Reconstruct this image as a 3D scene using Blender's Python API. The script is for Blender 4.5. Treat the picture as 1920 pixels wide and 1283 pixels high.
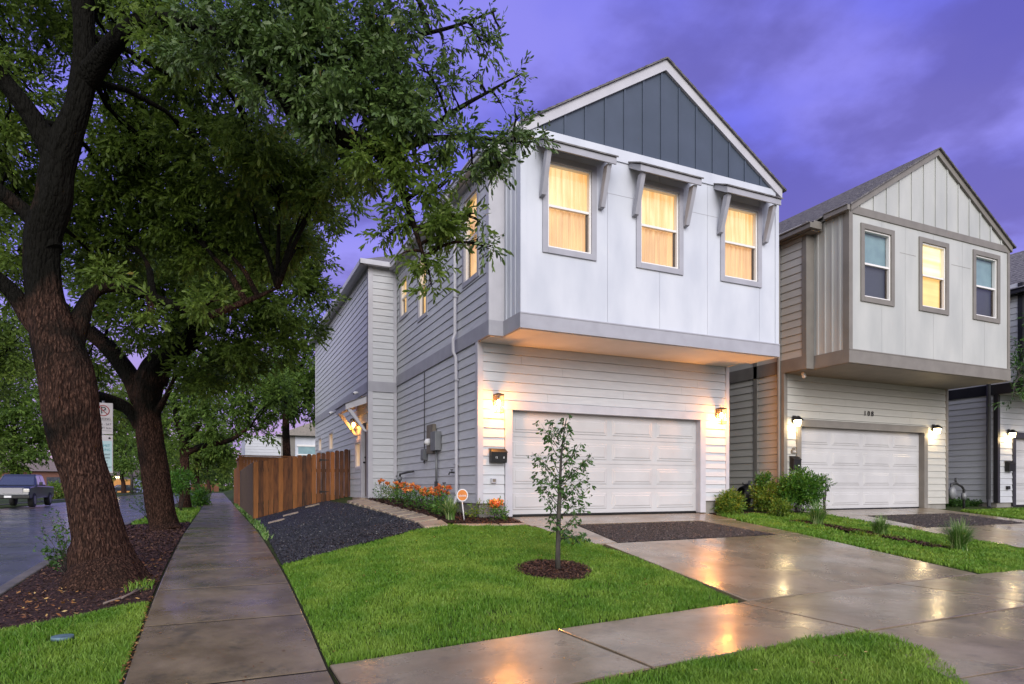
import bpy, math, random
import numpy as np
from mathutils import Vector, Matrix, noise
random.seed(7); RNG = np.random.default_rng(11)
SC = bpy.context.scene; COL = SC.collection
for o in list(bpy.data.objects): bpy.data.objects.remove(o)

# ---------------------------------------------------------------- camera, world, sun, exposure
FPX = 1205.0; HX, HY = 407.0, 912.0; CZ = 1.15
TH = math.atan((960-HX)/FPX); ST, CT = math.sin(TH), math.cos(TH)
cam_d = bpy.data.cameras.new('camera'); cam = bpy.data.objects.new('camera', cam_d); COL.objects.link(cam)
cam.location = (0, 0, CZ); cam.rotation_euler = (math.pi/2, 0, -TH)
cam_d.sensor_width = 36; cam_d.lens = 36*FPX/1920; cam_d.shift_y = (HY-641.5)/1920
cam_d.clip_start = .05; cam_d.clip_end = 3000; SC.camera = cam

def lin(r, g, b):
    return tuple((c/255/12.92 if c <= 10 else ((c/255+.055)/1.055)**2.4) for c in (r, g, b)) + (1,)

W = bpy.data.worlds.new('World'); SC.world = W; W.use_nodes = True
nt = W.node_tree; N = nt.nodes; L = nt.links; N.clear()
def wn(t, **k):
    n = N.new(t)
    for a, v in k.items(): setattr(n, a, v)
    return n
def wmath(op, a, b=None, c=None):
    n = N.new('ShaderNodeMath'); n.operation = op
    for i, v in enumerate((a, b, c)):
        if v is None: continue
        if isinstance(v, (int, float)): n.inputs[i].default_value = v
        else: L.new(v, n.inputs[i])
    return n.outputs[0]
def wramp(fac, stops, interp='EASE'):
    n = N.new('ShaderNodeValToRGB'); n.color_ramp.interpolation = interp
    e = n.color_ramp.elements
    while len(e) < len(stops): e.new(.5)
    for i, (p, c) in enumerate(stops): e[i].position = p; e[i].color = c
    L.new(fac, n.inputs[0]); return n.outputs[0]
def wmix(f, a, b, mode='MIX'):
    n = N.new('ShaderNodeMix'); n.data_type = 'RGBA'; n.blend_type = mode
    for i, v in ((0, f), (6, a), (7, b)):
        if isinstance(v, (int, float)): n.inputs[i].default_value = v
        elif isinstance(v, tuple): n.inputs[i].default_value = v
        else: L.new(v, n.inputs[i])
    return n.outputs[2]
CLOUD_Z = 12.4
tc = wn('ShaderNodeTexCoord'); sx = wn('ShaderNodeSeparateXYZ'); L.new(tc.outputs['Generated'], sx.inputs[0])
X_, Y_, Z_ = sx.outputs
zc = wmath('MAXIMUM', Z_, 0.0)
dusk = wramp(zc, [(0, lin(212, 178, 206)), (.14, lin(172, 152, 216)), (.27, lin(138, 136, 232)), (.5, lin(112, 114, 228)), (.8, lin(104, 110, 214))])
# clouds on a flat layer overhead: direction / (z + k)
den = wmath('ADD', zc, .16)
cx = wmath('DIVIDE', X_, den); cy = wmath('DIVIDE', Y_, den)
cmb = wn('ShaderNodeCombineXYZ'); L.new(cx, cmb.inputs[0]); L.new(cy, cmb.inputs[1]); cmb.inputs[2].default_value = CLOUD_Z
n1 = wn('ShaderNodeTexNoise'); n1.inputs['Scale'].default_value = 2.6; n1.inputs['Detail'].default_value = 8; n1.inputs['Roughness'].default_value = .52
L.new(cmb.outputs[0], n1.inputs['Vector'])
def bank(d, lo):
    vm = wn('ShaderNodeVectorMath'); vm.operation = 'DOT_PRODUCT'; L.new(tc.outputs['Generated'], vm.inputs[0]); vm.inputs[1].default_value = d
    return wramp(vm.outputs['Value'], [(lo, (0, 0, 0, 1)), (1, (1, 1, 1, 1))])
bk_ = wmath('ADD', wmath('MULTIPLY', bank((0.703, 0.509, 0.497), .93), .09), wmath('ADD', wmath('MULTIPLY', bank((0.837, 0.434, 0.334), .955), .09), wmath('MULTIPLY', bank((0.158, 0.919, 0.361), .965), .08)))
cl = wramp(wmath('ADD', wmath('SUBTRACT', n1.outputs[0], .03), bk_), [(.45, (0, 0, 0, 1)), (.68, (1, 1, 1, 1))])
n2 = wn('ShaderNodeTexNoise'); n2.inputs['Scale'].default_value = 1.6; n2.inputs['Detail'].default_value = 4
cmb2 = wn('ShaderNodeCombineXYZ'); L.new(cx, cmb2.inputs[0]); L.new(cy, cmb2.inputs[1]); cmb2.inputs[2].default_value = 9.1
L.new(cmb2.outputs[0], n2.inputs['Vector'])
cl2 = wramp(n2.outputs[0], [(.42, (0, 0, 0, 1)), (.66, (1, 1, 1, 1))])
pink = wmix(wmath('MULTIPLY', cl2, .42), dusk, lin(168, 158, 236))
cloudcol = wramp(zc, [(0, lin(150, 122, 168)), (.15, lin(118, 102, 166)), (.4, lin(94, 88, 162)), (.8, lin(86, 84, 158))])
front = wmix(wmath('MULTIPLY', cl, .72), pink, cloudcol)
# the sky behind the camera still holds the light of the set sun
dx = wmath('MULTIPLY', X_, ST+.15); dy = wmath('MULTIPLY', Y_, CT)
dot = wmath('ADD', dx, dy)
bk = wramp(wmath('MULTIPLY_ADD', dot, .5, .5), [(.22, (1, 1, 1, 1)), (.62, (0, 0, 0, 1))])
glow = wramp(zc, [(0, (.98, .90, .86, 1)), (.35, (.93, .95, 1.0, 1)), (1, (.68, .70, .86, 1))])
glow2 = wmix(1.0, glow, (1.5, 1.5, 1.52, 1), 'MULTIPLY')
sky = wmix(bk, front, glow2)
gr = wramp(wmath('MULTIPLY_ADD', Z_, .5, .5), [(.485, (1, 1, 1, 1)), (.5, (0, 0, 0, 1))])
sky = wmix(gr, sky, (.05, .055, .06, 1))
bg = wn('ShaderNodeBackground'); L.new(sky, bg.inputs[0]); bg.inputs[1].default_value = 1.0
L.new(bg.outputs[0], wn('ShaderNodeOutputWorld').inputs[0])

sd = bpy.data.lights.new('sun', 'SUN'); sun = bpy.data.objects.new('sun', sd); COL.objects.link(sun)
sd.energy = 2.3; sd.angle = math.radians(38); sd.color = (1, .95, .93)
sdir = Vector((-.22, -1, .50)); sun.location = (0, -20, 20)
sun.rotation_euler = sdir.to_track_quat('Z', 'Y').to_euler()
SC.view_settings.view_transform = 'Standard'; SC.view_settings.look = 'None'
SC.view_settings.exposure = 0.18; SC.view_settings.gamma = 1.0
SC.render.engine = 'CYCLES'
SC.cycles.max_bounces = 6; SC.cycles.transparent_max_bounces = 8

# ---------------------------------------------------------------- helpers
def tag(o, label=None, cat=None, group=None, kind=None):
    if label: o['label'] = label
    if cat: o['category'] = cat
    if group: o['group'] = group
    if kind: o['kind'] = kind
    return o
def empty(name, loc, label=None, cat=None, group=None, rz=0):
    o = bpy.data.objects.new(name, None); COL.objects.link(o); o.location = loc; o.rotation_euler.z = rz
    o.empty_display_size = .1
    return tag(o, label, cat, group)
def link(name, me, m, parent=None):
    if m is not None: me.materials.append(m)
    o = bpy.data.objects.new(name, me); COL.objects.link(o)
    if parent: o.parent = parent
    return o
def root_loc(o):
    v = Vector((0, 0, 0))
    while o is not None: v = v+o.location; o = o.parent
    return v
class MB:
    """collects faces in world space (or local space when local=True at build)"""
    def __init__(s): s.v = []; s.f = []; s.sm = []
    def face(s, pts, smooth=False):
        b = len(s.v); s.v += [tuple(p) for p in pts]; s.f.append(tuple(range(b, b+len(pts)))); s.sm.append(smooth); return s
    def hexa(s, p, smooth=False):
        b = len(s.v); s.v += [tuple(q) for q in p]
        for f in ((0, 3, 2, 1), (4, 5, 6, 7), (0, 1, 5, 4), (1, 2, 6, 5), (2, 3, 7, 6), (3, 0, 4, 7)):
            s.f.append(tuple(b+i for i in f)); s.sm.append(smooth)
        return s
    def box(s, x0, x1, y0, y1, z0, z1):
        return s.hexa([(x0, y0, z0), (x1, y0, z0), (x1, y1, z0), (x0, y1, z0), (x0, y0, z1), (x1, y0, z1), (x1, y1, z1), (x0, y1, z1)])
    def tube(s, pts, rad, seg=10, cap=True, fn=None, smooth=True):
        pts = [Vector(p) for p in pts]; b = len(s.v); n = len(pts)
        if isinstance(rad, (int, float)): rad = [rad]*n
        t0 = (pts[1]-pts[0]).normalized(); a = Vector((0, 0, 1)) if abs(t0.z) < .9 else Vector((1, 0, 0))
        u = t0.cross(a).normalized()
        for i, p in enumerate(pts):
            t = (pts[min(i+1, n-1)]-pts[max(i-1, 0)]).normalized()
            u = (u-t*u.dot(t)).normalized(); w = t.cross(u)
            for k in range(seg):
                an = 2*math.pi*k/seg; r = rad[i]
                if fn: r *= fn(i/(n-1), an, p)
                s.v.append(tuple(p+(u*math.cos(an)+w*math.sin(an))*r))
        for i in range(n-1):
            for k in range(seg):
                s.f.append((b+i*seg+k, b+i*seg+(k+1) % seg, b+(i+1)*seg+(k+1) % seg, b+(i+1)*seg+k)); s.sm.append(smooth)
        if cap:
            s.f.append(tuple(b+k for k in reversed(range(seg)))); s.sm.append(False)
            s.f.append(tuple(b+(n-1)*seg+k for k in range(seg))); s.sm.append(False)
        return s
    def prism(s, poly, axis, a, b):
        """poly: 2-D points; axis 'x','y','z' is the extrusion axis from a to b"""
        def P(q, t):
            return (t, q[0], q[1]) if axis == 'x' else ((q[0], t, q[1]) if axis == 'y' else (q[0], q[1], t))
        n = len(poly); base = len(s.v)
        s.v += [P(q, a) for q in poly]+[P(q, b) for q in poly]
        s.f.append(tuple(base+i for i in range(n))); s.f.append(tuple(base+n+i for i in reversed(range(n)))); s.sm += [False]*2
        for i in range(n):
            s.f.append((base+i, base+n+i, base+n+(i+1) % n, base+(i+1) % n)); s.sm.append(False)
        return s
    def ball(s, c, r, seg=10, rings=7, sc=(1, 1, 1), jit=0):
        b = len(s.v)
        for i in range(rings+1):
            ph = math.pi*i/rings
            for k in range(seg):
                a = 2*math.pi*k/seg; rr = r*(1+random.uniform(-jit, jit))
                s.v.append((c[0]+rr*sc[0]*math.sin(ph)*math.cos(a), c[1]+rr*sc[1]*math.sin(ph)*math.sin(a), c[2]+rr*sc[2]*math.cos(ph)))
        for i in range(rings):
            for k in range(seg):
                s.f.append((b+i*seg+k, b+(i+1)*seg+k, b+(i+1)*seg+(k+1) % seg, b+i*seg+(k+1) % seg)); s.sm.append(True)
        return s
    def build(s, name, m, parent=None, bevel=0, attr=None):
        off = root_loc(parent) if parent else Vector((0, 0, 0))
        me = bpy.data.meshes.new(name)
        v = [(p[0]-off.x, p[1]-off.y, p[2]-off.z) for p in s.v] if parent else s.v
        me.from_pydata(v, [], s.f); me.polygons.foreach_set('use_smooth', s.sm)
        import bmesh
        bm = bmesh.new(); bm.from_mesh(me)
        bmesh.ops.recalc_face_normals(bm, faces=bm.faces)
        bm.to_mesh(me); bm.free(); me.update()
        o = link(name, me, m, parent)
        if bevel:
            md = o.modifiers.new('bevel', 'BEVEL'); md.width = bevel; md.segments = 2; md.limit_method = 'ANGLE'; md.angle_limit = .7
        return o
class Fr:
    """a wall frame: origin, horizontal axis, outward normal"""
    def __init__(s, O, U, Nn): s.O, s.U, s.N = Vector(O), Vector(U), Vector(Nn)
    def P(s, u, n, z): p = s.O+s.U*u+s.N*n; return (p.x, p.y, p.z+z)
    def box(s, mb, u0, u1, n0, n1, z0, z1):
        return mb.hexa([s.P(u0, n0, z0), s.P(u1, n0, z0), s.P(u1, n1, z0), s.P(u0, n1, z0), s.P(u0, n0, z1), s.P(u1, n0, z1), s.P(u1, n1, z1), s.P(u0, n1, z1)])
def np_mesh(name, verts, faces_flat, sizes, m, parent=None, col=None, local=False):
    if parent is not None and not local: verts = np.asarray(verts)-np.array(tuple(root_loc(parent)))
    me = bpy.data.meshes.new(name); me.vertices.add(len(verts)); me.vertices.foreach_set('co', np.asarray(verts, dtype=np.float32).ravel())
    faces_flat = np.asarray(faces_flat, dtype=np.int32).ravel(); sizes = np.asarray(sizes, dtype=np.int32)
    me.loops.add(len(faces_flat)); me.loops.foreach_set('vertex_index', faces_flat)
    me.polygons.add(len(sizes)); me.polygons.foreach_set('loop_start', np.concatenate(([0], np.cumsum(sizes)[:-1])).astype(np.int32))
    if col is not None:
        a = me.attributes.new('rnd', 'FLOAT', 'POINT'); a.data.foreach_set('value', np.asarray(col, dtype=np.float32))
    me.update(calc_edges=True)
    return link(name, me, m, parent)
def copy_tree(o, parent=None):
    c = o.copy(); COL.objects.link(c); c.parent = parent
    for ch in list(o.children): copy_tree(ch, c)
    return c

# ---------------------------------------------------------------- materials
def mat(name, col, rough=.6, spec=.5, metal=0, var=None, vscale=3, vdetail=4, bump=0, bscale=30, bdist=.01, stretch=(1, 1, 1), emit=None, estr=0, coat=0, attr=None, trans=0, thr=None):
    """procedural Principled: col base, var second colour mixed by noise (or by the per-piece random attribute)"""
    m = bpy.data.materials.new(name); m.use_nodes = True; t = m.node_tree; b = t.nodes['Principled BSDF']
    c4 = lambda c: tuple(c)+(1,) if len(c) == 3 else c
    b.inputs['Base Color'].default_value = c4(col); b.inputs['Roughness'].default_value = rough
    b.inputs['Specular IOR Level'].default_value = spec; b.inputs['Metallic'].default_value = metal
    if coat: b.inputs['Coat Weight'].default_value = coat
    tcn = t.nodes.new('ShaderNodeTexCoord'); mp = t.nodes.new('ShaderNodeMapping'); mp.inputs['Scale'].default_value = stretch
    t.links.new(tcn.outputs['Object'], mp.inputs[0])
    if var is not None or attr is not None:
        n = t.nodes.new('ShaderNodeTexNoise'); n.inputs['Scale'].default_value = vscale; n.inputs['Detail'].default_value = vdetail
        t.links.new(mp.outputs[0], n.inputs['Vector'])
        r = t.nodes.new('ShaderNodeValToRGB'); lo, hi = thr or (.35, .65)
        r.color_ramp.elements[0].position = lo; r.color_ramp.elements[1].position = hi
        r.color_ramp.elements[0].color = c4(col); r.color_ramp.elements[1].color = c4(var if var is not None else col)
        t.links.new(n.outputs[0], r.inputs[0]); out = r.outputs[0]
        if attr is not None:
            at = t.nodes.new('ShaderNodeAttribute'); at.attribute_name = 'rnd'
            r2 = t.nodes.new('ShaderNodeValToRGB'); e = r2.color_ramp.elements
            while len(e) < len(attr): e.new(.5)
            for i, (p, c) in enumerate(attr): e[i].position = p; e[i].color = c4(c)
            t.links.new(at.outputs['Fac'], r2.inputs[0])
            if var is not None:
                mx = t.nodes.new('ShaderNodeMix'); mx.data_type = 'RGBA'; mx.inputs[0].default_value = .5
                t.links.new(out, mx.inputs[6]); t.links.new(r2.outputs[0], mx.inputs[7]); out = mx.outputs[2]
            else: out = r2.outputs[0]
        t.links.new(out, b.inputs['Base Color'])
    if bump:
        n = t.nodes.new('ShaderNodeTexNoise'); n.inputs['Scale'].default_value = bscale; n.inputs['Detail'].default_value = 4
        t.links.new(mp.outputs[0], n.inputs['Vector'])
        bp = t.nodes.new('ShaderNodeBump'); bp.inputs['Strength'].default_value = bump; bp.inputs['Distance'].default_value = bdist
        t.links.new(n.outputs[0], bp.inputs['Height']); t.links.new(bp.outputs[0], b.inputs['Normal'])
    if emit: b.inputs['Emission Color'].default_value = c4(emit); b.inputs['Emission Strength'].default_value = estr
    if trans:
        tr = t.nodes.new('ShaderNodeBsdfTranslucent'); ms = t.nodes.new('ShaderNodeMixShader'); ms.inputs[0].default_value = trans
        src = b.inputs['Base Color'].links[0].from_socket if b.inputs['Base Color'].links else None
        if src: t.links.new(src, tr.inputs[0])
        else: tr.inputs[0].default_value = c4(col)
        out = t.nodes['Material Output']; t.links.new(b.outputs[0], ms.inputs[1]); t.links.new(tr.outputs[0], ms.inputs[2]); t.links.new(ms.outputs[0], out.inputs[0])
    return m
def glass_mat(name, tint=(1, 1, 1), refl=.5):
    m = bpy.data.materials.new(name); m.use_nodes = True; t = m.node_tree; t.nodes.clear()
    o = t.nodes.new('ShaderNodeOutputMaterial'); mx = t.nodes.new('ShaderNodeMixShader'); tr = t.nodes.new('ShaderNodeBsdfTransparent'); gl = t.nodes.new('ShaderNodeBsdfGlossy')
    lw = t.nodes.new('ShaderNodeLayerWeight'); pw = t.nodes.new('ShaderNodeMath'); pw.operation = 'POWER'; pw.inputs[1].default_value = 4; t.links.new(lw.outputs['Facing'], pw.inputs[0])
    ma = t.nodes.new('ShaderNodeMath'); ma.operation = 'MULTIPLY_ADD'; ma.inputs[1].default_value = refl; ma.inputs[2].default_value = .05; t.links.new(pw.outputs[0], ma.inputs[0])
    tr.inputs[0].default_value = tuple(tint)+(1,); gl.inputs['Roughness'].default_value = .02
    t.links.new(ma.outputs[0], mx.inputs[0]); t.links.new(tr.outputs[0], mx.inputs[1]); t.links.new(gl.outputs[0], mx.inputs[2]); t.links.new(mx.outputs[0], o.inputs[0])
    return m
def wet_mat(name, c1, c2, vs, r_lo, r_hi, bump=.15, bsc=60, dist=.01, big=.55, stain=None):
    """wet paving: mottled colour, roughness that drops where a film of water lies, fine ripple"""
    m = bpy.data.materials.new(name); m.use_nodes = True; t = m.node_tree; b = t.nodes['Principled BSDF']
    tcn = t.nodes.new('ShaderNodeTexCoord')
    def nz(s, d, st=(1, 1, 1), rg=.55):
        mp = t.nodes.new('ShaderNodeMapping'); mp.inputs['Scale'].default_value = st; t.links.new(tcn.outputs['Object'], mp.inputs[0])
        n = t.nodes.new('ShaderNodeTexNoise'); n.inputs['Scale'].default_value = s; n.inputs['Detail'].default_value = d; n.inputs['Roughness'].default_value = rg
        t.links.new(mp.outputs[0], n.inputs['Vector']); return n.outputs[0]
    def rp(f, st):
        r = t.nodes.new('ShaderNodeValToRGB'); e = r.color_ramp.elements
        while len(e) < len(st): e.new(.5)
        for i, (p, c) in enumerate(st): e[i].position = p; e[i].color = tuple(c)+(1,)
        t.links.new(f, r.inputs[0]); return r.outputs[0]
    def mix(f, a, c, mode='MIX'):
        n = t.nodes.new('ShaderNodeMix'); n.data_type = 'RGBA'; n.blend_type = mode
        if isinstance(f, float): n.inputs[0].default_value = f
        else: t.links.new(f, n.inputs[0])
        for i, v in ((6, a), (7, c)):
            if isinstance(v, tuple): n.inputs[i].default_value = v+(1,)
            else: t.links.new(v, n.inputs[i])
        return n.outputs[2]
    base = rp(nz(vs, 6, (1, 1, 1), .62), [(.34, c1), (.66, c2)])
    fine = rp(nz(140, 3), [(.3, (.78, .78, .78)), (.7, (1.12, 1.12, 1.12))])
    base = mix(1.0, base, fine, 'MULTIPLY')
    if stain:
        base = mix(rp(nz(2.3, 7, (1, 1, 1), .7), [(.55, (0, 0, 0)), (.66, (.7, .7, .7))]), base, stain)
    t.links.new(base, b.inputs['Base Color'])
    rr = rp(nz(big, 5, (1, 1, 1), .6), [(.36, (r_lo,)*3), (.66, (r_hi,)*3)])
    t.links.new(rr, b.inputs['Roughness']); b.inputs['Specular IOR Level'].default_value = .5
    b.inputs['Coat Weight'].default_value = .42; t.links.new(rp(nz(big*1.2, 2), [(.3, (.08,)*3), (.7, (.28,)*3)]), b.inputs['Coat Roughness'])
    bp = t.nodes.new('ShaderNodeBump'); bp.inputs['Strength'].default_value = bump; bp.inputs['Distance'].default_value = dist
    t.links.new(nz(bsc, 4), bp.inputs['Height']); t.links.new(bp.outputs[0], b.inputs['Normal'])
    bp2 = t.nodes.new('ShaderNodeBump'); bp2.inputs['Strength'].default_value = .3; bp2.inputs['Distance'].default_value = .012
    t.links.new(nz(3.0, 3), bp2.inputs['Height']); t.links.new(bp2.outputs[0], bp.inputs['Normal']); t.links.new(bp2.outputs[0], b.inputs['Coat Normal'])
    return m
def bark_mat(name, c1, c2, c3, sc=9):
    m = bpy.data.materials.new(name); m.use_nodes = True; t = m.node_tree; b = t.nodes['Principled BSDF']
    tcn = t.nodes.new('ShaderNodeTexCoord'); mp = t.nodes.new('ShaderNodeMapping'); mp.inputs['Scale'].default_value = (1, 1, .33)
    nw = t.nodes.new('ShaderNodeTexNoise'); nw.inputs['Scale'].default_value = 3; nw.inputs['Detail'].default_value = 3
    t.links.new(tcn.outputs['Object'], nw.inputs['Vector'])
    ad = t.nodes.new('ShaderNodeMix'); ad.data_type = 'RGBA'; ad.blend_type = 'LINEAR_LIGHT'; ad.inputs[0].default_value = .04
    t.links.new(tcn.outputs['Object'], ad.inputs[6]); t.links.new(nw.outputs['Color'], ad.inputs[7]); t.links.new(ad.outputs[2], mp.inputs[0])
    mp.inputs['Scale'].default_value = (1, 1, .30)
    vo = t.nodes.new('ShaderNodeTexVoronoi'); vo.feature = 'F1'; vo.inputs['Scale'].default_value = sc*3.4; t.links.new(mp.outputs[0], vo.inputs['Vector'])
    vr = t.nodes.new('ShaderNodeValToRGB'); vr.color_ramp.elements[0].position = .25; vr.color_ramp.elements[1].position = .75; vr.color_ramp.elements[0].color = (1, 1, 1, 1); vr.color_ramp.elements[1].color = (0, 0, 0, 1)
    t.links.new(vo.outputs['Distance'], vr.inputs[0])
    n2 = t.nodes.new('ShaderNodeTexNoise'); n2.inputs['Scale'].default_value = sc*7; n2.inputs['Detail'].default_value = 6; n2.inputs['Roughness'].default_value = .7
    t.links.new(mp.outputs[0], n2.inputs['Vector'])
    cr = t.nodes.new('ShaderNodeValToRGB'); e = cr.color_ramp.elements; e.new(.5)
    for i, (p, c) in enumerate(((.32, c1), (.52, c2), (.74, c3))): e[i].position = p; e[i].color = tuple(c)+(1,)
    t.links.new(n2.outputs[0], cr.inputs[0])
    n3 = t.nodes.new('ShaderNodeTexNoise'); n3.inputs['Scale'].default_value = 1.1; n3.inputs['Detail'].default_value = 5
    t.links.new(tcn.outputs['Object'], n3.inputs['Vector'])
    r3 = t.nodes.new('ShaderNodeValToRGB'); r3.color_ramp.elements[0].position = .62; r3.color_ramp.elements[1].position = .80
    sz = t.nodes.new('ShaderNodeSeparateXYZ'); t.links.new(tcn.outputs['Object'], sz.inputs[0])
    shade_z = t.nodes.new('ShaderNodeMath'); shade_z.operation = 'MULTIPLY_ADD'; shade_z.inputs[1].default_value = .07; t.links.new(sz.outputs[2], shade_z.inputs[0]); t.links.new(n3.outputs[0], shade_z.inputs[2])
    t.links.new(shade_z.outputs[0], r3.inputs[0])
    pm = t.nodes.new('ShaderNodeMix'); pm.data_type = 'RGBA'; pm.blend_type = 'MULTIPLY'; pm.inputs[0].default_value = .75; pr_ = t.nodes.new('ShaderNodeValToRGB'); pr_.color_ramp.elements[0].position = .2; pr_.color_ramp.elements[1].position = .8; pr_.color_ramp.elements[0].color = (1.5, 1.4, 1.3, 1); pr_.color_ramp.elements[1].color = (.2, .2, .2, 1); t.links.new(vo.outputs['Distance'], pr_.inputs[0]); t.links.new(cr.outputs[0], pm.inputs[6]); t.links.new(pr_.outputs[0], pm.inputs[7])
    shade_mix = t.nodes.new('ShaderNodeMix'); shade_mix.data_type = 'RGBA'; t.links.new(r3.outputs[0], shade_mix.inputs[0]); t.links.new(pm.outputs[2], shade_mix.inputs[6]); shade_mix.inputs[7].default_value = (.007, .0065, .005, 1)  # shade of the upper limbs painted into the bark, darker with height
    t.links.new(shade_mix.outputs[2], b.inputs['Base Color']); b.inputs['Roughness'].default_value = .9; b.inputs['Specular IOR Level'].default_value = .08
    b1 = t.nodes.new('ShaderNodeBump'); b1.inputs['Strength'].default_value = 1; b1.inputs['Distance'].default_value = .028
    b2 = t.nodes.new('ShaderNodeBump'); b2.inputs['Strength'].default_value = .8; b2.inputs['Distance'].default_value = .02
    t.links.new(vr.outputs[0], b1.inputs['Height']); t.links.new(n2.outputs[0], b2.inputs['Height']); t.links.new(b1.outputs[0], b2.inputs['Normal']); t.links.new(b2.outputs[0], b.inputs['Normal'])
    return m

M = {}
M['siding'] = mat('white_siding', (.52, .53, .55), .55, .35, var=(.44, .45, .475), vscale=2.2, vdetail=7, bump=.18, bscale=55, bdist=.004, stretch=(1, 1, 7), thr=(.3, .75))
M['panel'] = mat('white_panel', (.55, .57, .62), .55, .35, var=(.445, .47, .53), vscale=1.3, vdetail=8, bump=.12, bscale=90, bdist=.003, stretch=(1.2, 1.2, .5), thr=(.38, .72))
M['trim'] = mat('grey_trim', (.35, .35, .39), .55, .35, var=(.31, .31, .345), vscale=3, bump=.15, bscale=70, bdist=.003)
M['trim_light'] = mat('pale_trim', (.47, .465, .50), .5, .35, var=(.42, .415, .45), vscale=3, bump=.12, bscale=70, bdist=.003)
M['slate'] = mat('slate_gable', (.058, .075, .112), .55, .3, var=(.050, .066, .098), vscale=2, vdetail=6, bump=.1, bscale=60, bdist=.003)
M['soffit'] = mat('soffit_paint', (.70, .68, .66), .6, .3, var=(.64, .62, .60), vscale=1.5, bump=.15, bscale=40, bdist=.004)
M['shingle'] = mat('roof_shingle', (.10, .095, .10), .85, .2, var=(.19, .18, .18), vscale=9, vdetail=3, bump=.8, bscale=16, bdist=.02, stretch=(1, 1.6, 1))
M['door_w'] = mat('garage_paint', (.48, .475, .48), .42, .4, var=(.43, .425, .43), vscale=1.5, bump=.05, bscale=120, bdist=.002)
M['frame_w'] = mat('window_vinyl', (.72, .70, .68), .4, .4)
M['cream'] = mat('cream_siding', (.45, .44, .40), .55, .35, var=(.40, .39, .355), vscale=2.2, vdetail=7, bump=.18, bscale=55, bdist=.004, stretch=(1, 1, 7), thr=(.3, .75))
M['cream_panel'] = mat('cream_panel', (.44, .445, .425), .55, .35, var=(.35, .36, .35), vscale=1.5, vdetail=8, bump=.12, bscale=90, bdist=.003, stretch=(1.2, 1.2, .4), thr=(.36, .74))
M['taupe'] = mat('taupe_trim', (.195, .180, .160), .55, .35, var=(.165, .152, .135), vscale=3, bump=.15, bscale=70, bdist=.003)
M['black_trim'] = mat('black_trim', (.016, .016, .02), .45, .45, var=(.022, .022, .027), vscale=3)
M['concrete_found'] = mat('foundation_concrete', (.20, .19, .17), .8, .3, var=(.26, .245, .22), vscale=3, bump=.4, bscale=40)
M['black_metal'] = mat('black_metal', (.006, .006, .007), .45, .4, var=(.010, .010, .010), vscale=8)
M['bronze'] = mat('bronze_metal', (.05, .032, .018), .45, .5, metal=.5, var=(.07, .045, .025), vscale=12)
M['grey_metal'] = mat('grey_box_metal', (.16, .17, .18), .5, .5, metal=.2, var=(.20, .205, .21), vscale=6, bump=.1, bscale=50, bdist=.003)
M['brown_metal'] = mat('weathered_brown_box', (.13, .11, .085), .6, .4, var=(.17, .145, .115), vscale=6)
M['dark_pipe'] = mat('dark_iron_pipe', (.03, .03, .032), .5, .5, metal=.3, var=(.05, .05, .05), vscale=10)
M['white_plastic'] = mat('white_plastic', (.7, .7, .7), .4, .4)
M['glass'] = glass_mat('window_glass', (.97, .97, .97), .55)
M['lamp_glass'] = glass_mat('lantern_glass', (1, .97, .9), .3)
M['bulb'] = mat('lit_bulb', (1, .9, .7), .5, emit=(1, .56, .15), estr=60)
M['bulb_soft'] = mat('lit_frosted_bulb', (1, .9, .7), .5, emit=(1, .78, .38), estr=16)
M['wood_dark'] = mat('stained_fence_wood', (.016, .007, .004), .6, .35, var=(.20, .078, .026), vscale=2.2, vdetail=8, bump=.5, bscale=18, bdist=.006, stretch=(7, 7, 1.3), attr=[(0, (.030, .011, .005)), (.5, (.19, .062, .014)), (1, (.50, .19, .040))])
M['wood_end'] = mat('grey_weathered_wood', (.075, .048, .030), .7, .3, var=(.13, .085, .052), vscale=5, bump=.4, bscale=18, bdist=.005, stretch=(5, 5, .6))
M['cedar'] = mat('orange_cedar', (.30, .115, .035), .6, .3, var=(.22, .08, .025), vscale=4, vdetail=6, bump=.3, bscale=18, bdist=.005, stretch=(6, 6, .6))
M['leaf_dark'] = mat('oak_leaves', (.02, .045, .008), .5, .3, attr=[(0, (.045, .080, .014)), (.45, (.105, .170, .024)), (.8, (.16, .235, .036)), (.97, (.21, .28, .065)), (1, (.30, .14, .03))], trans=.5)
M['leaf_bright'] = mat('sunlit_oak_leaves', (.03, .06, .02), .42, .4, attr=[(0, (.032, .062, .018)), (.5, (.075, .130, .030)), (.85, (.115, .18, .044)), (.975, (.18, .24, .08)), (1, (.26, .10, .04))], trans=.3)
M['leaf_far'] = mat('far_leaves', (.03, .08, .01), .6, .3, attr=[(0, (.035, .075, .014)), (.5, (.085, .155, .022)), (.9, (.15, .235, .036)), (1, (.20, .28, .06))], trans=.4)
M['leaf_shrub'] = mat('shrub_leaves', (.05, .12, .01), .45, .4, attr=[(0, (.02, .07, .008)), (.5, (.055, .16, .014)), (1, (.14, .28, .03))], trans=.3)
M['leaf_lime'] = mat('yellow_green_leaves', (.1, .2, .02), .5, .4, attr=[(0, (.05, .12, .012)), (.6, (.13, .22, .02)), (1, (.28, .28, .03))], trans=.3)
M['leaf_sap'] = mat('young_tree_leaves', (.03, .07, .02), .45, .4, attr=[(0, (.016, .050, .010)), (.5, (.042, .105, .018)), (.95, (.09, .18, .035)), (1, (.3, .18, .05))], trans=.25)
M['blade'] = mat('grass_blades', (.050, .14, .014), .5, .3, var=(.24, .32, .055), vscale=1.7, vdetail=7, attr=[(0, (.080, .180, .014)), (.6, (.155, .315, .022)), (.93, (.24, .40, .045)), (1, (.36, .34, .12))], trans=.3, thr=(.4, .66))
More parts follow.
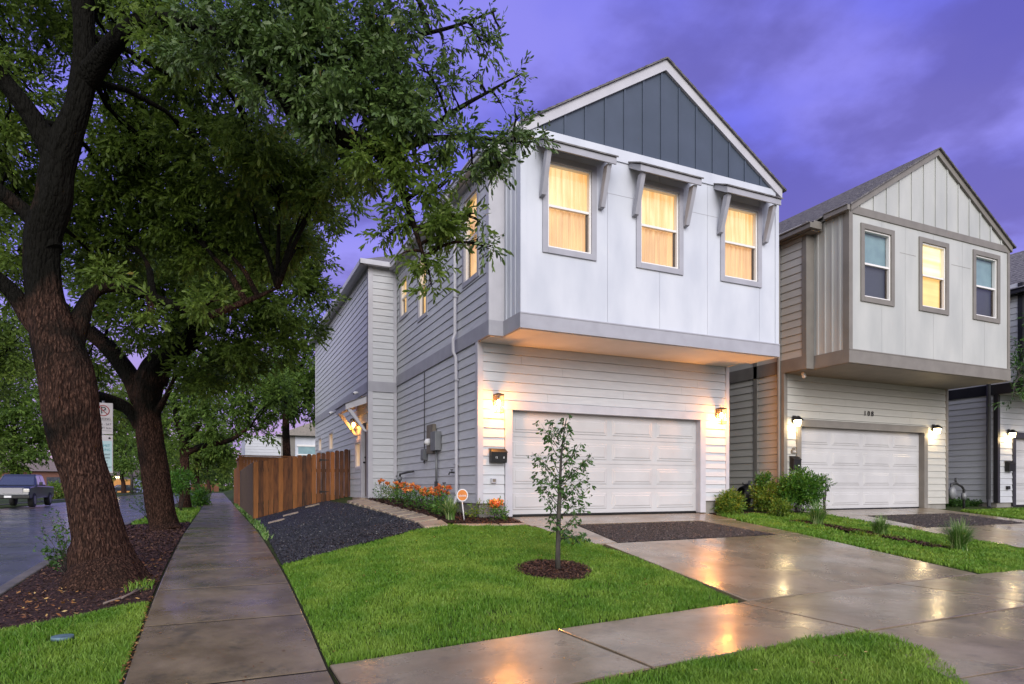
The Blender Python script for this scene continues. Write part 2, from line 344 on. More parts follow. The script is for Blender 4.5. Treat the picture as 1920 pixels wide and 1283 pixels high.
M['tuft'] = mat('ornamental_grass', (.03, .1, .02), .4, .4, attr=[(0, (.04, .11, .015)), (.6, (.12, .25, .04)), (1, (.36, .42, .2))], trans=.2)
M['petal'] = mat('orange_petals', (.75, .14, .03), .5, .3, attr=[(0, (.60, .09, .03)), (.5, (.85, .26, .07)), (1, (.95, .48, .12))], trans=.3)
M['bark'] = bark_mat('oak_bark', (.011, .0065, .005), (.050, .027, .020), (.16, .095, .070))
M['bark_small'] = mat('young_bark', (.035, .032, .028), .75, .3, var=(.07, .062, .05), vscale=20, bump=.6, bscale=50, stretch=(1, 1, .3))
M['soil'] = mat('lawn_soil', (.045, .075, .012), .9, .2, var=(.03, .035, .012), vscale=4, bump=1, bscale=50, bdist=.03)
M['mulch'] = mat('bark_mulch', (.042, .018, .012), .85, .3, var=(.022, .010, .008), vscale=18, bump=1, bscale=45, bdist=.03)
M['chips'] = mat('mulch_chips', (.04, .02, .015), .7, .35, attr=[(0, (.018, .010, .008)), (.5, (.055, .026, .018)), (.9, (.10, .045, .028)), (1, (.22, .12, .06))])
M['litter'] = mat('fallen_leaves', (.3, .15, .04), .6, .4, attr=[(0, (.09, .035, .015)), (.5, (.22, .09, .025)), (.85, (.36, .19, .045)), (1, (.45, .32, .12))])
M['gravel'] = mat('black_gravel', (.012, .013, .018), .5, .5, attr=[(0, (.004, .0045, .006)), (.7, (.013, .014, .020)), (.97, (.045, .047, .060)), (1, (.22, .21, .20))])
M['gravel_b'] = mat('brown_gravel', (.03, .02, .02), .5, .5, attr=[(0, (.010, .008, .008)), (.7, (.035, .026, .024)), (.985, (.085, .062, .055)), (1, (.3, .27, .24))])
M['gravel_bed'] = mat('gravel_underlay', (.006, .006, .008), .7, .3, bump=1, bscale=60, bdist=.02)
M['concrete'] = wet_mat('wet_concrete', (.150, .112, .070), (.275, .215, .145), 1.4, .15, .45, .12, 70, .008, .8, stain=(.08, .066, .052))
M['sidewalk'] = wet_mat('wet_sidewalk', (.105, .078, .044), (.205, .158, .098), 1.8, .14, .55, .14, 60, .008, 1.1, stain=(.06, .052, .036))
M['asphalt'] = wet_mat('wet_asphalt', (.06, .062, .07), (.11, .113, .125), 1.5, .14, .42, .5, 35, .02, .5)
M['kerb'] = mat('kerb_concrete', (.14, .125, .105), .6, .4, var=(.08, .075, .06), vscale=3, bump=.4, bscale=30)
M['joint'] = mat('joint_dirt', (.012, .009, .007), .9, .2)
M['paver'] = mat('sandstone_paver', (.34, .27, .19), .45, .5, var=(.24, .19, .135), vscale=3, bump=.25, bscale=30)

def lit_mat(name, c_lo, c_hi, strength, scale, axis='X', kind='pleat', zfade=None):
    """a curtain or blind glowing with room light: folds or slats pass more and less of it"""
    m = bpy.data.materials.new(name); m.use_nodes = True; t = m.node_tree; b = t.nodes['Principled BSDF']
    tcn = t.nodes.new('ShaderNodeTexCoord'); mp = t.nodes.new('ShaderNodeMapping'); t.links.new(tcn.outputs['Object'], mp.inputs[0])
    if kind == 'pleat': mp.inputs['Scale'].default_value = (1, 1, .06)
    elif kind == 'slat': mp.inputs['Scale'].default_value = (.02, .02, 1)
    n = t.nodes.new('ShaderNodeTexNoise'); n.inputs['Scale'].default_value = scale; n.inputs['Detail'].default_value = 3; t.links.new(mp.outputs[0], n.inputs['Vector'])
    n2 = t.nodes.new('ShaderNodeTexNoise'); n2.inputs['Scale'].default_value = 1.2; t.links.new(tcn.outputs['Object'], n2.inputs['Vector'])
    a = t.nodes.new('ShaderNodeMath'); a.operation = 'MULTIPLY_ADD'; t.links.new(n2.outputs[0], a.inputs[0]); a.inputs[1].default_value = .7; a.inputs[2].default_value = -.35
    s = t.nodes.new('ShaderNodeMath'); s.operation = 'ADD'; t.links.new(n.outputs[0], s.inputs[0]); t.links.new(a.outputs[0], s.inputs[1])
    r = t.nodes.new('ShaderNodeValToRGB'); r.color_ramp.elements[0].position = .36; r.color_ramp.elements[1].position = .66
    r.color_ramp.elements[0].color = tuple(c_lo)+(1,); r.color_ramp.elements[1].color = tuple(c_hi)+(1,)
    t.links.new(s.outputs[0], r.inputs[0]); t.links.new(r.outputs[0], b.inputs['Emission Color']); b.inputs['Emission Strength'].default_value = strength
    b.inputs['Base Color'].default_value = (.35, .28, .18, 1); b.inputs['Roughness'].default_value = .8
    return m
M['curtain_hi'] = lit_mat('lit_sheer_curtain', (.85, .42, .12), (1.0, .72, .36), .88, 16)
M['curtain_lo'] = lit_mat('lit_curtain_behind_screen', (.50, .22, .06), (.76, .40, .13), .86, 16)
M['room_amber'] = lit_mat('amber_room_light', (.72, .36, .07), (1.0, .62, .20), .95, 3, kind='none')
M['room_yellow'] = lit_mat('yellow_lit_blind', (1.0, .66, .18), (1.0, .92, .52), 1.25, 6, kind='slat')
M['room_yellow_lo'] = lit_mat('yellow_lit_blind_low', (.78, .42, .07), (.95, .62, .16), 1.05, 6, kind='slat')
M['blind'] = mat('window_blind', (.22, .34, .36), .5, .4, var=(.17, .27, .30), vscale=3)
M['dark_room'] = mat('dark_screened_window', (.025, .03, .04), .35, .5, var=(.05, .055, .07), vscale=4)
M['dark_blind'] = mat('screened_blind', (.045, .055, .07), .4, .5)

# ---------------------------------------------------------------- ground shape
def interp(x, pts):
    if x <= pts[0][0]: return pts[0][1]
    for (a, b), (c, d) in zip(pts, pts[1:]):
        if x <= c: return b+(d-b)*(x-a)/(c-a)
    return pts[-1][1]
AP = [(-20, -.75), (3.5, -.52), (5.7, -.42), (7, -.28), (8.1, -.18), (9.3, -.10), (10.6, -.04), (13, .04), (15.7, .10), (80, .10)]
WP = [(.87, -.41), (3.24, -.30), (5.7, -.21), (9.8, -.15), (16, -.11)]
BP = [(5.77, 0), (9.07, .55), (11.86, 1.0), (18, 1.45), (22, 1.6), (80, 1.6)]
KX = -2.36; FKX = -11.9
def g(X, Y):
    if X <= .87:
        z = interp(Y, AP)
        if X < -.68: z -= .03*min(-.68-X, 1.7)
        return z
    Wz = interp(X, WP)
    if Y < 4.2: return Wz+.05*(Y-4.2)
    if Y < 5.77: return Wz
    t = min(1, (X-.87)/3.0); top = .52
    A = interp(Y, AP)-interp(5.77, AP)
    if Y > 11.86: return Wz+(1-t)*A+t*((top-Wz)+(interp(Y, BP)-1.0)*.6)
    return Wz+(1-t)*A+t*interp(Y, BP)*(top-Wz)
def street_z(Y): return interp(Y, AP)-.17

def in_poly(px, py, poly):
    c = np.zeros(len(px), bool); n = len(poly)
    for i in range(n):
        x0, y0 = poly[i]; x1, y1 = poly[(i+1) % n]
        cond = ((y0 > py) != (y1 > py)) & (px < (x1-x0)*(py-y0)/((y1-y0) or 1e-9)+x0)
        c ^= cond
    return c
def sample_poly(poly, n):
    xs = [p[0] for p in poly]; ys = [p[1] for p in poly]; out = []
    area = 0
    for i in range(len(poly)):
        a, b = poly[i], poly[(i+1) % len(poly)]; area += a[0]*b[1]-b[0]*a[1]
    box = (max(xs)-min(xs))*(max(ys)-min(ys)); k = int(n*box/max(abs(area)/2, 1e-6)*1.02)+10
    px = RNG.uniform(min(xs), max(xs), k); py = RNG.uniform(min(ys), max(ys), k); m = in_poly(px, py, poly)
    return px[m][:n], py[m][:n]
G_ = np.vectorize(g)
def sheet(name, x0, x1, y0, y1, dx, dy, off, m, fn=g, parent=None):
    nx = max(1, round((x1-x0)/dx)); ny = max(1, round((y1-y0)/dy)); mb = MB()
    mb.v = [(x0+(x1-x0)*i/nx, y0+(y1-y0)*j/ny, fn(x0+(x1-x0)*i/nx, y0+(y1-y0)*j/ny)+off) for j in range(ny+1) for i in range(nx+1)]
    for j in range(ny):
        for i in range(nx):
            a = j*(nx+1)+i; mb.f.append((a, a+1, a+nx+2, a+nx+1)); mb.sm.append(True)
    return mb
def slab(mb, quad, top, thick=.10, gap=.019, step=.45, fn=g):
    """a paving slab with real edges, its top following the ground; quad is 4 (x,y) corners"""
    c = Vector((sum(p[0] for p in quad)/4, sum(p[1] for p in quad)/4))
    q = []
    for p in quad:
        d = Vector(p)-c; q.append(c+d*(1-gap/max(d.length, .1)))
    w = max((q[1]-q[0]).length, (q[2]-q[3]).length); h = max((q[3]-q[0]).length, (q[2]-q[1]).length)
    nx = max(1, int(w/step)); ny = max(1, int(h/step)); b = len(mb.v)
    e = min(.012/max(w, .1), .012/max(h, .1), .05)
    us = [0, e]+[i/nx for i in range(1, nx)]+[1-e, 1]; vs = [0, e]+[j/ny for j in range(1, ny)]+[1-e, 1]
    for v in vs:
        for u in us:
            p = (q[0]*(1-u)+q[1]*u)*(1-v)+(q[3]*(1-u)+q[2]*u)*v
            edge = u in (0, 1) or v in (0, 1)
            mb.v.append((p.x, p.y, fn(p.x, p.y)+top-(.003 if edge else 0)))
    NX, NY = len(us), len(vs)
    for j in range(NY-1):
        for i in range(NX-1):
            a = b+j*NX+i; mb.f.append((a, a+1, a+NX+1, a+NX)); mb.sm.append(False)
    ring = [b+i for i in range(NX)]+[b+j*NX+NX-1 for j in range(1, NY)]+[b+(NY-1)*NX+i for i in range(NX-2, -1, -1)]+[b+j*NX for j in range(NY-2, 0, -1)]
    b2 = len(mb.v); mb.v += [(mb.v[k][0], mb.v[k][1], mb.v[k][2]-thick) for k in ring]
    for i in range(len(ring)):
        k = (i+1) % len(ring); mb.f.append((ring[i], b2+i, b2+k, ring[k])); mb.sm.append(False)

def gy(X, Y):
    if X < KX: return (street_z(Y)-.35) if X > FKX else street_z(Y)+.1
    return g(X, Y)
mb = MB(); xs = [-900, -300, -120, -60, -30, -20, FKX-.02, FKX, KX-.02, KX]+[KX+i*.28 for i in range(1, 62)]+[16, 18, 20, 23, 27, 35, 60, 200, 900]
ys = [-60, -20, -8, -2, 1]+[2+i*.3 for i in range(0, 70)]+[24, 26, 28, 32, 38, 46, 60, 80, 120, 200, 400, 1200]
mb.v = [(x, y, gy(x, y)-.035) for y in ys for x in xs]
for j in range(len(ys)-1):
    for i in range(len(xs)-1):
        a = j*len(xs)+i; mb.f.append((a, a+1, a+len(xs)+1, a+len(xs))); mb.sm.append(True)
tag(mb.build('ground', M['soil']), 'soil and turf ground around the houses and street', 'ground', kind='structure')
mb = sheet('street', FKX, KX-.12, -8, 260, 9.4, 4, 0, None, fn=lambda x, y: street_z(y)+.05-.05*abs((x-(FKX+KX)/2)/4.8)**2)
tag(mb.build('street', M['asphalt']), 'wet asphalt street beyond the oak trees', 'street', kind='structure')
mb = MB(); y = -6.0
while y < 150:
    l = 3.0
    for (xa, xb) in ((KX-.16, KX), (FKX-.16, FKX)):
        z0, z1 = interp(y, AP)-.05, interp(y+l, AP)-.05
        mb.hexa([(xa, y+.01, z0-.3), (xb, y+.01, z0-.3), (xb, y+l-.01, z1-.3), (xa, y+l-.01, z1-.3), (xa, y+.01, z0), (xb, y+.01, z0), (xb, y+l-.01, z1), (xa, y+l-.01, z1)])
    y += l
tag(mb.build('kerb', M['kerb'], bevel=.02), 'grey concrete kerbs edging the street', 'kerb', kind='structure')
# pavement along the street: slabs about 1.4 m long
mb = MB(); jy = [2.4, 3.75, 5.66, 7.35, 8.95, 10.3, 11.9, 13.4, 14.9]
while jy[-1] < 110: jy.append(jy[-1]+1.5)
for a, b in zip(jy, jy[1:]): slab(mb, [(-.68, a), (.87, a), (.87, b), (-.68, b)], random.uniform(-.0015, .0015), gap=.022, fn=lambda x, y: interp(y, AP))
tag(mb.build('sidewalk', M['sidewalk']), 'wet concrete pavement running along the street past the oaks', 'pavement', kind='structure')
mb = MB()
for q in ([(.88, 4.22), (3.18, 4.22), (3.14, 5.77), (.88, 5.77)], [(3.18, 4.22), (5.62, 4.16), (5.58, 5.77), (3.14, 5.77)],
          [(5.62, 4.13), (8.4, 4.1), (8.4, 5.77), (5.58, 5.77)], [(8.4, 4.1), (11.2, 4.1), (11.2, 5.77), (8.4, 5.77)], [(11.2, 4.1), (16, 4.1), (16, 5.5), (11.2, 5.77)]):
    slab(mb, q, 0)
for q in ([(.88, 1.2), (2.0, 1.2), (2.0, 4.22), (.88, 4.22)],): pass
tag(mb.build('front_walk', M['concrete']), 'wet concrete walk crossing in front of the lawn and driveway', 'walk', kind='structure')
mb = MB()
for q in ([(5.72, 5.77), (10.25, 5.77), (10.4, 9.1), (5.85, 9.1)], [(5.5, 9.1), (6.15, 9.1), (6.35, 10.9), (5.45, 10.9)], [(9.85, 9.1), (10.4, 9.1), (10.35, 10.9), (9.45, 10.9)],
          [(5.38, 10.9), (10.5, 10.9), (10.5, 11.9), (5.38, 11.9)]): slab(mb, q, 0)
tag(mb.build('driveway', M['concrete']), 'wet concrete driveway of the white house with a gravel inset', 'driveway', kind='structure')
mb = MB()
for q in ([(13.6, 10.9), (18.8, 10.9), (18.8, 11.9), (13.6, 11.9)], [(13.6, 9.1), (14.3, 9.1), (14.7, 10.9), (13.6, 10.9)], [(13.75, 5.6), (18.9, 5.6), (18.9, 9.1), (13.6, 9.1)], [(18.2, 9.1), (18.9, 9.1), (18.8, 10.9), (18.2, 10.9)]): slab(mb, q, 0)
tag(mb.build('neighbour_driveway', M['concrete']), 'wet concrete driveway of the cream house with a gravel inset', 'driveway', kind='structure')
# apron towards the cross street, flaring round the corner lawn
mb = MB()
for q in ([(5.40, 4.10), (8.4, 4.08), (8.4, 2.6), (5.0, 3.0)], [(5.0, 3.0), (8.4, 2.6), (8.4, .2), (3.6, .2)], [(8.4, 4.08), (16, 4.08), (16, .2), (8.4, .2)]): slab(mb, q, 0)
tag(mb.build('driveway_apron', M['concrete']), 'wet concrete apron sloping from the driveway to the cross street', 'driveway', kind='structure')

tag(sheet('sidewalk_joint', -.679, .869, 2.4, 109, .4, .25, -.006, None, fn=lambda x, y: interp(y, AP)).build('sidewalk_joint', M['joint']), 'dark dirt in the pavement joints', 'pavement', kind='structure')
def joint_bed(poly):
    import bmesh
    bm = bmesh.new(); bm.faces.new([bm.verts.new((p[0], p[1], 0)) for p in poly])
    for ax in (0, 1):
        c = 0
        while c < 17:
            bmesh.ops.bisect_plane(bm, geom=bm.verts[:]+bm.edges[:]+bm.faces[:], plane_co=(c, 0, 0) if ax == 0 else (0, c, 0), plane_no=(1, 0, 0) if ax == 0 else (0, 1, 0)); c += .4
    for v in bm.verts: v.co.z = g(v.co.x, v.co.y)-.018
    bmesh.ops.recalc_face_normals(bm, faces=bm.faces)
    me = bpy.data.meshes.new('paving_joint'); bm.to_mesh(me); bm.free(); tag(link('paving_joint', me, M['joint']), 'dark dirt in the paving joints', 'paving', kind='structure')
joint_bed([(.885, 4.225), (15.9, 4.11), (15.9, 5.5), (10.24, 5.76), (10.38, 9.1), (5.86, 9.1), (5.73, 5.76), (.885, 5.76)])

# ---------------------------------------------------------------- grass, mulch, gravel (uncountable)
DL = [(5.50, 11.0), (5.62, 10.3), (5.74, 9.3), (5.78, 8), (5.70, 6.7), (5.62, 5.80)]
LAWN1 = [(.89, 5.80)]+[(5.60, 5.80), (5.70, 6.7), (5.78, 8), (5.68, 9.3), (5.45, 10.3), (5.34, 10.95), (4.9, 11.0), (4.25, 11.12), (3.53, 11.28), (2.41, 10.88), (1.49, 10.56), (.89, 10.28)]
LAWN2 = [(2.0, 1.0), (2.1, 3.9), (2.45, 4.12), (3.1, 4.2), (4.2, 4.2), (5.0, 4.16), (5.45, 4.08), (5.58, 3.85), (5.5, 3.45), (5.2, 3.1), (4.8, 2.7), (4.3, 2.0), (4.0, 1.0)]
LAWN3 = [(-2.3, 3.0), (-.70, 3.0), (-.70, 8.35), (-1.1, 8.2), (-1.6, 7.85), (-2.3, 7.7)]
LAWN4 = [(10.45, 5.80), (13.55, 5.6), (13.6, 9.5), (13.6, 11.0), (13.3, 11.4), (10.6, 11.65), (10.42, 10.2)]
LAWN5 = [(18.95, 8.0), (22.6, 8.5), (22.4, 11.3), (19.2, 11.3)]
def grass(name, poly, dens, h, label, m=M['blade'], width=.0036, off=0, holes=()):
    area = abs(sum(a[0]*b[1]-b[0]*a[1] for a, b in zip(poly, poly[1:]+poly[:1])))/2
    x, y = sample_poly(poly, int(area*dens))
    # ragged outline and thin patches
    keep = np.ones(len(x), bool)
    nz_ = np.sin(x*3.1+2*np.sin(y*2.3+1))*np.sin(y*2.9+1.7*np.sin(x*1.9))+.6*np.sin(x*7.7+y*5.1)*np.sin(y*8.3-x*3.3); keep &= RNG.random(len(x)) < np.clip(.80+.28*nz_, .3, 1)
    for (hx, hy, hr) in holes: keep &= ((x-hx)**2+(y-hy)**2) > (hr*(.9+.2*RNG.random(len(x))))**2
    x, y = x[keep], y[keep]; n = len(x)
    z = G_(x, y)-.03+off
    d = np.hypot(x, y); hh = h*RNG.uniform(.35, 1.35, n)*(1+.35*np.sin(x*2.1+np.sin(y*1.7))*np.cos(y*2.3)+.3*np.sin(x*9.1+3*np.sin(y*6.7)))+.03; ww = width*RNG.uniform(.7, 1.4, n)*np.maximum(1, d/5.5)
    a = RNG.uniform(0, 2*np.pi, n); lean = RNG.uniform(.1, .75, n)*hh; b = RNG.uniform(0, 2*np.pi, n)
    cx, cy = np.cos(a)*ww, np.sin(a)*ww; lx, ly = np.cos(b)*lean, np.sin(b)*lean
    V = np.empty((n, 5, 3))
    V[:, 0] = np.stack([x-cx, y-cy, z], 1); V[:, 1] = np.stack([x+cx, y+cy, z], 1)
    V[:, 2] = np.stack([x+cx*.8+lx*.35, y+cy*.8+ly*.35, z+hh*.6], 1); V[:, 3] = np.stack([x-cx*.8+lx*.35, y-cy*.8+ly*.35, z+hh*.6], 1)
    V[:, 4] = np.stack([x+lx, y+ly, z+hh*.95], 1)
    base = np.arange(n)*5; F = np.stack([base, base+1, base+2, base+3, base+3, base+2, base+4], 1)
    o = np_mesh(name, V.reshape(-1, 3), F, np.tile([4, 3], n), m, col=np.repeat(np.clip(RNG.random(n)*.9+.05*np.sin(x*3)+.05, 0, 1), 5))
    return tag(o, label, 'grass', kind='stuff')
YT = (4.28, 7.81)
grass('front_lawn', LAWN1, 5600, .029, 'clipped bright green lawn around the young tree', holes=[(YT[0]-.05, YT[1], .50)])
grass('corner_lawn', LAWN2, 9500, .04, 'green lawn corner at the bottom edge beside the apron')
grass('verge_lawn', LAWN3, 7500, .04, 'green grass verge left of the pavement', holes=[(-1.32, 7.25, .13)])
grass('side_lawn', LAWN4, 2600, .04, 'green lawn strip between the two driveways', width=.005, holes=[(11.72+.12*math.sin(i), 7.4+.3*i, .17) for i in range(10)])
grass('far_lawn', LAWN5, 1800, .04, 'green lawn patch in front of the third house', width=.006)
grass('pavement_edge_grass', [(.89, 14), (1.0, 13.6), (1.05, 21), (.98, 40), (.89, 40)], 500, .07, 'ragged grass along the fence beside the pavement', m=M['tuft'], width=.006)
grass('oak_verge_grass', [(-2.2, 21), (-.72, 21), (-.72, 34), (-2.2, 34)], 260, .08, 'thin grass verge behind the second oak', width=.007)
grass('weeds_in_mulch', [(-1.02, 9.0), (-.74, 9.05), (-.72, 9.5), (-.95, 9.6)], 900, .06, 'small weed patch in the mulch beside the pavement')
mbx = MB(); mbx.box(-80, FKX-.16, 20, 200, -.25, -.02); tag(mbx.build('far_verge', M['blade']), 'grass verge on the far side of the street', 'grass', kind='structure')
mbx = MB(); mbx.v = [(.88, 34, .09), (4.5, 34, .09), (4.5, 120, .09), (.88, 120, .09)]; mbx.f = [(0, 1, 2, 3)]; mbx.sm = [False]
tag(mbx.build('distant_lawn', M['blade']), 'distant lawn right of the pavement', 'grass', kind='structure')

def stones(name, poly, n, r0, r1, m, label, cat, hump=0, zoff=0, flat=.7):
    x, y = sample_poly(poly, n); n = len(x); r = RNG.uniform(r0, r1, n)*np.maximum(1, np.hypot(x, y)/14)
    z = G_(x, y)+zoff+RNG.uniform(-.3, .8, n)*r0
    O = np.array([(1, 0, 0), (-1, 0, 0), (0, 1, 0), (0, -1, 0), (0, 0, 1), (0, 0, -1)], float)
    A = RNG.normal(size=(n, 4)); A /= np.linalg.norm(A, axis=1)[:, None]; w, i, j, k = A.T
    R = np.stack([1-2*(j*j+k*k), 2*(i*j-k*w), 2*(i*k+j*w), 2*(i*j+k*w), 1-2*(i*i+k*k), 2*(j*k-i*w), 2*(i*k-j*w), 2*(j*k+i*w), 1-2*(i*i+j*j)], 1).reshape(n, 3, 3)
    S = O[None]*RNG.uniform(.6, 1.2, (n, 6, 1))*r[:, None, None]
    V = np.einsum('nij,nkj->nki', R, S); V[..., 2] *= flat; V += np.stack([x, y, z], 1)[:, None]
    T = np.array([(0, 2, 4), (2, 1, 4), (1, 3, 4), (3, 0, 4), (2, 0, 5), (1, 2, 5), (3, 1, 5), (0, 3, 5)])
    F = (np.arange(n)*6)[:, None, None]+T[None]
    o = np_mesh(name, V.reshape(-1, 3), F, np.full(n*8, 3), m, col=np.repeat(RNG.random(n), 6))
    return tag(o, label, cat, kind='stuff')
def patch(name, poly, off, m, label, cat, step=.3):
    """a bed that follows the ground: fine grid clipped to the outline"""
    import bmesh
    bm = bmesh.new(); bm.faces.new([bm.verts.new((p[0], p[1], 0)) for p in poly])
    x0, x1 = min(p[0] for p in poly), max(p[0] for p in poly); y0, y1 = min(p[1] for p in poly), max(p[1] for p in poly)
    for ax, a, b in ((0, x0, x1), (1, y0, y1)):
        c = a+step
        while c < b:
            co = (c, 0, 0) if ax == 0 else (0, c, 0); no = (1, 0, 0) if ax == 0 else (0, 1, 0)
            bmesh.ops.bisect_plane(bm, geom=bm.verts[:]+bm.edges[:]+bm.faces[:], plane_co=co, plane_no=no); c += step
    for v in bm.verts: v.co.z = g(v.co.x, v.co.y)+off
    bmesh.ops.recalc_face_normals(bm, faces=bm.faces)
    me = bpy.data.meshes.new(name); bm.to_mesh(me); bm.free()
    return tag(link(name, me, m), label, cat, kind='structure')
GRAV1 = [(.90, 10.34), (1.49, 10.62), (2.41, 10.94), (3.5, 11.36), (3.38, 13.9), (3.2, 18.5), (3.1, 20.6), (1.02, 20.9), (.98, 17)]
GRAV2 = [(6.2, 9.16), (9.8, 9.16), (9.4, 10.86), (6.38, 10.86)]
GRAV3 = [(14.35, 9.16), (18.15, 9.16), (18.15, 10.86), (14.75, 10.86)]
patch('gravel_base', GRAV1, -.012, M['gravel_bed'], 'dark base under the black gravel by the fence', 'gravel')
stones('black_gravel_bed', GRAV1, 30000, .010, .026, M['gravel'], 'bed of black lava gravel between pavement and paver path', 'gravel')
patch('inset_base', GRAV2, -.02, M['gravel_bed'], 'dark base under the driveway gravel', 'gravel')
stones('driveway_gravel', GRAV2, 15000, .010, .022, M['gravel_b'], 'brown black gravel inset in the near driveway', 'gravel', zoff=-.012)
patch('neighbour_inset_base', GRAV3, -.02, M['gravel_bed'], 'dark base under the cream house driveway gravel', 'gravel')
stones('neighbour_gravel', GRAV3, 10000, .012, .024, M['gravel_b'], 'brown black gravel inset in the cream house driveway', 'gravel', zoff=-.012)
def chips(name, poly, n, L0, L1, m, label, cat, zoff=.0, wr=.35, tilt=.5):
    x, y = sample_poly(poly, n); n = len(x); l = RNG.uniform(L0, L1, n)*np.maximum(1, np.hypot(x, y)/9); w = l*wr*RNG.uniform(.5, 1.3, n)
    z = G_(x, y)+zoff+RNG.uniform(0, .012, n); a = RNG.uniform(0, 2*np.pi, n); t1 = RNG.uniform(-tilt, tilt, n); t2 = RNG.uniform(-tilt, tilt, n)
    u = np.stack([np.cos(a)*l, np.sin(a)*l, t1*l], 1); v = np.stack([-np.sin(a)*w, np.cos(a)*w, t2*w], 1); c = np.stack([x, y, z+.3*np.abs(t1)*l], 1)
    V = np.stack([c-u, c-v+u*.1, c+u, c+v-u*.1], 1); F = (np.arange(n)*4)[:, None]+np.arange(4)[None]
    return tag(np_mesh(name, V.reshape(-1, 3), F, np.full(n, 4), m, col=np.repeat(RNG.random(n), 4)), label, cat, kind='stuff')
MUL1 = [(KX+.03, 7.7), (-1.6, 7.85), (-1.1, 8.2), (-.70, 8.35), (-.70, 21), (KX+.03, 21)]
patch('mulch_bed', MUL1, -.015, M['mulch'], 'brown mulch bed around the oak trunks', 'mulch')
chips('oak_mulch', MUL1, 22000, .008, .028, M['chips'], 'reddish brown bark mulch around the two oak trunks', 'mulch', zoff=-.008)
chips('fallen_leaves', [(KX+.05, 7.6), (-1.1, 8.0), (-.7, 8.6), (-.75, 12.5), (-1.6, 9.9), (KX+.05, 9.4)], 330, .014, .034, M['litter'], 'orange and yellow fallen leaves on the mulch by the oak base', 'leaves', zoff=.006, wr=.5)
chips('leaves_on_pavement', [(-.66, 3.4), (.85, 3.4), (.85, 12), (-.66, 12)], 110, .009, .024, M['litter'], 'scattered fallen leaves lying on the wet pavement', 'leaves', zoff=.005, wr=.5, tilt=.15)
chips('leaves_on_walk', [(.9, 4.3), (5.6, 4.3), (5.6, 5.7), (.9, 5.7)], 26, .008, .018, M['litter'], 'few fallen leaves on the wet front walk', 'leaves', zoff=.005, wr=.5, tilt=.15)
chips('edge_leaves', [(-.72, 3.2), (-.66, 3.2), (-.66, 8.6), (-.72, 8.6)], 420, .008, .02, M['litter'], 'brown leaf bits along the left pavement edge', 'leaves', zoff=.004, wr=.5)
chips('leaves_on_lawn', LAWN2, 45, .012, .03, M['litter'], 'few brown leaves caught in the corner lawn grass', 'leaves', zoff=.035, wr=.5)
chips('clippings_on_lawn', LAWN1, 90, .008, .02, M['litter'], 'few brown leaves scattered on the front lawn', 'leaves', zoff=.03, wr=.5)
RING = [(YT[0]-.05+.53*math.cos(a)*(1+.06*math.sin(3*a)), YT[1]+.53*math.sin(a)*(1+.05*math.cos(4*a))) for a in [i*math.pi/12 for i in range(24)]]
patch('tree_ring_bed', RING, .002, M['mulch'], 'round dark mulch bed under the young tree', 'mulch', step=.12)
chips('tree_ring_mulch', RING, 3800, .008, .03, M['chips'], 'ring of dark bark mulch around the young tree', 'mulch', zoff=.008)
MUL4 = [(11.5, 10.4), (11.75, 9.4), (11.85, 8.5), (11.75, 7.3), (12.0, 7.2), (12.2, 8.4), (12.1, 9.5), (11.9, 10.4)]
patch('strip_mulch_bed', MUL4, .006, M['mulch'], 'dark mulch strip between the driveways', 'mulch')
chips('strip_mulch', MUL4, 2500, .012, .035, M['chips'], 'dark bark mulch strip around the grass tufts', 'mulch', zoff=.012)
BED = [(3.75, 18.0), (3.7, 15.6), (3.66, 13.35), (3.90, 11.42), (4.7, 11.14), (5.36, 11.14), (5.36, 11.84), (4.71, 11.84), (4.71, 18.0)]
patch('flower_bed_soil', BED, .012, M['mulch'], 'dark soil of the flower bed along the side wall', 'soil')
chips('flower_bed_mulch', BED, 5000, .012, .03, M['chips'], 'dark mulch in the flower bed along the side wall', 'mulch', zoff=.018)
BED2 = [(10.55, 11.5), (13.4, 11.2), (13.5, 11.84), (11.2, 11.84), (11.2, 13), (10.6, 11.9)]
patch('shrub_bed_soil', BED2, .004, M['mulch'], 'dark soil under the shrubs between the houses', 'soil')

# pavers of the path to the side door, each its own stone
def paver(quad, h, label, group, name='paving_stone'):
    mb = MB(); slab(mb, quad, h, .06, .016, step=2)
    return tag(mb.build(name, M['paver']), label, 'paver', group)
py = 11.15; k = 0
ptxt = ['closest to the lawn', 'second from the lawn', 'third from the lawn', 'fourth from the lawn', 'fifth from the lawn', 'sixth from the lawn', 'seventh from the lawn', 'eighth from the lawn', 'ninth from the lawn', 'tenth from the lawn, nearest the door', 'eleventh from the lawn', 'at the foot of the side door']
while k < 12:
    c = 3.60-.012*(py-11)
    paver([(c-.20, py+.05), (c+.24, py-.04), (c+.26, py+.46), (c-.18, py+.54)], .04, f'sandstone paver of the flower bed path, {ptxt[k]}', 'pavers of the side door path')
    py += .62; k += 1
paver([(4.0, 11.05), (4.8, 10.98), (4.8, 11.12), (3.95, 11.25)], .02, 'flat stone edging between flower bed and lawn', 'edging stones of the bed')
paver([(4.82, 10.98), (5.36, 10.95), (5.36, 11.1), (4.82, 11.12)], .02, 'flat stone edging beside the garage apron', 'edging stones of the bed')
for i, (x, y) in enumerate(((1.16, 17.4), (1.62, 18.5), (2.35, 19.7))):
    paver([(x, y), (x+.42, y-.04), (x+.44, y+.22), (x+.02, y+.26)], .045, ['sandstone step stone in black gravel nearest the pavement', 'middle sandstone step stone in black gravel by the fence', 'sandstone step stone in black gravel by the gate'][i], 'step stones along the fence')

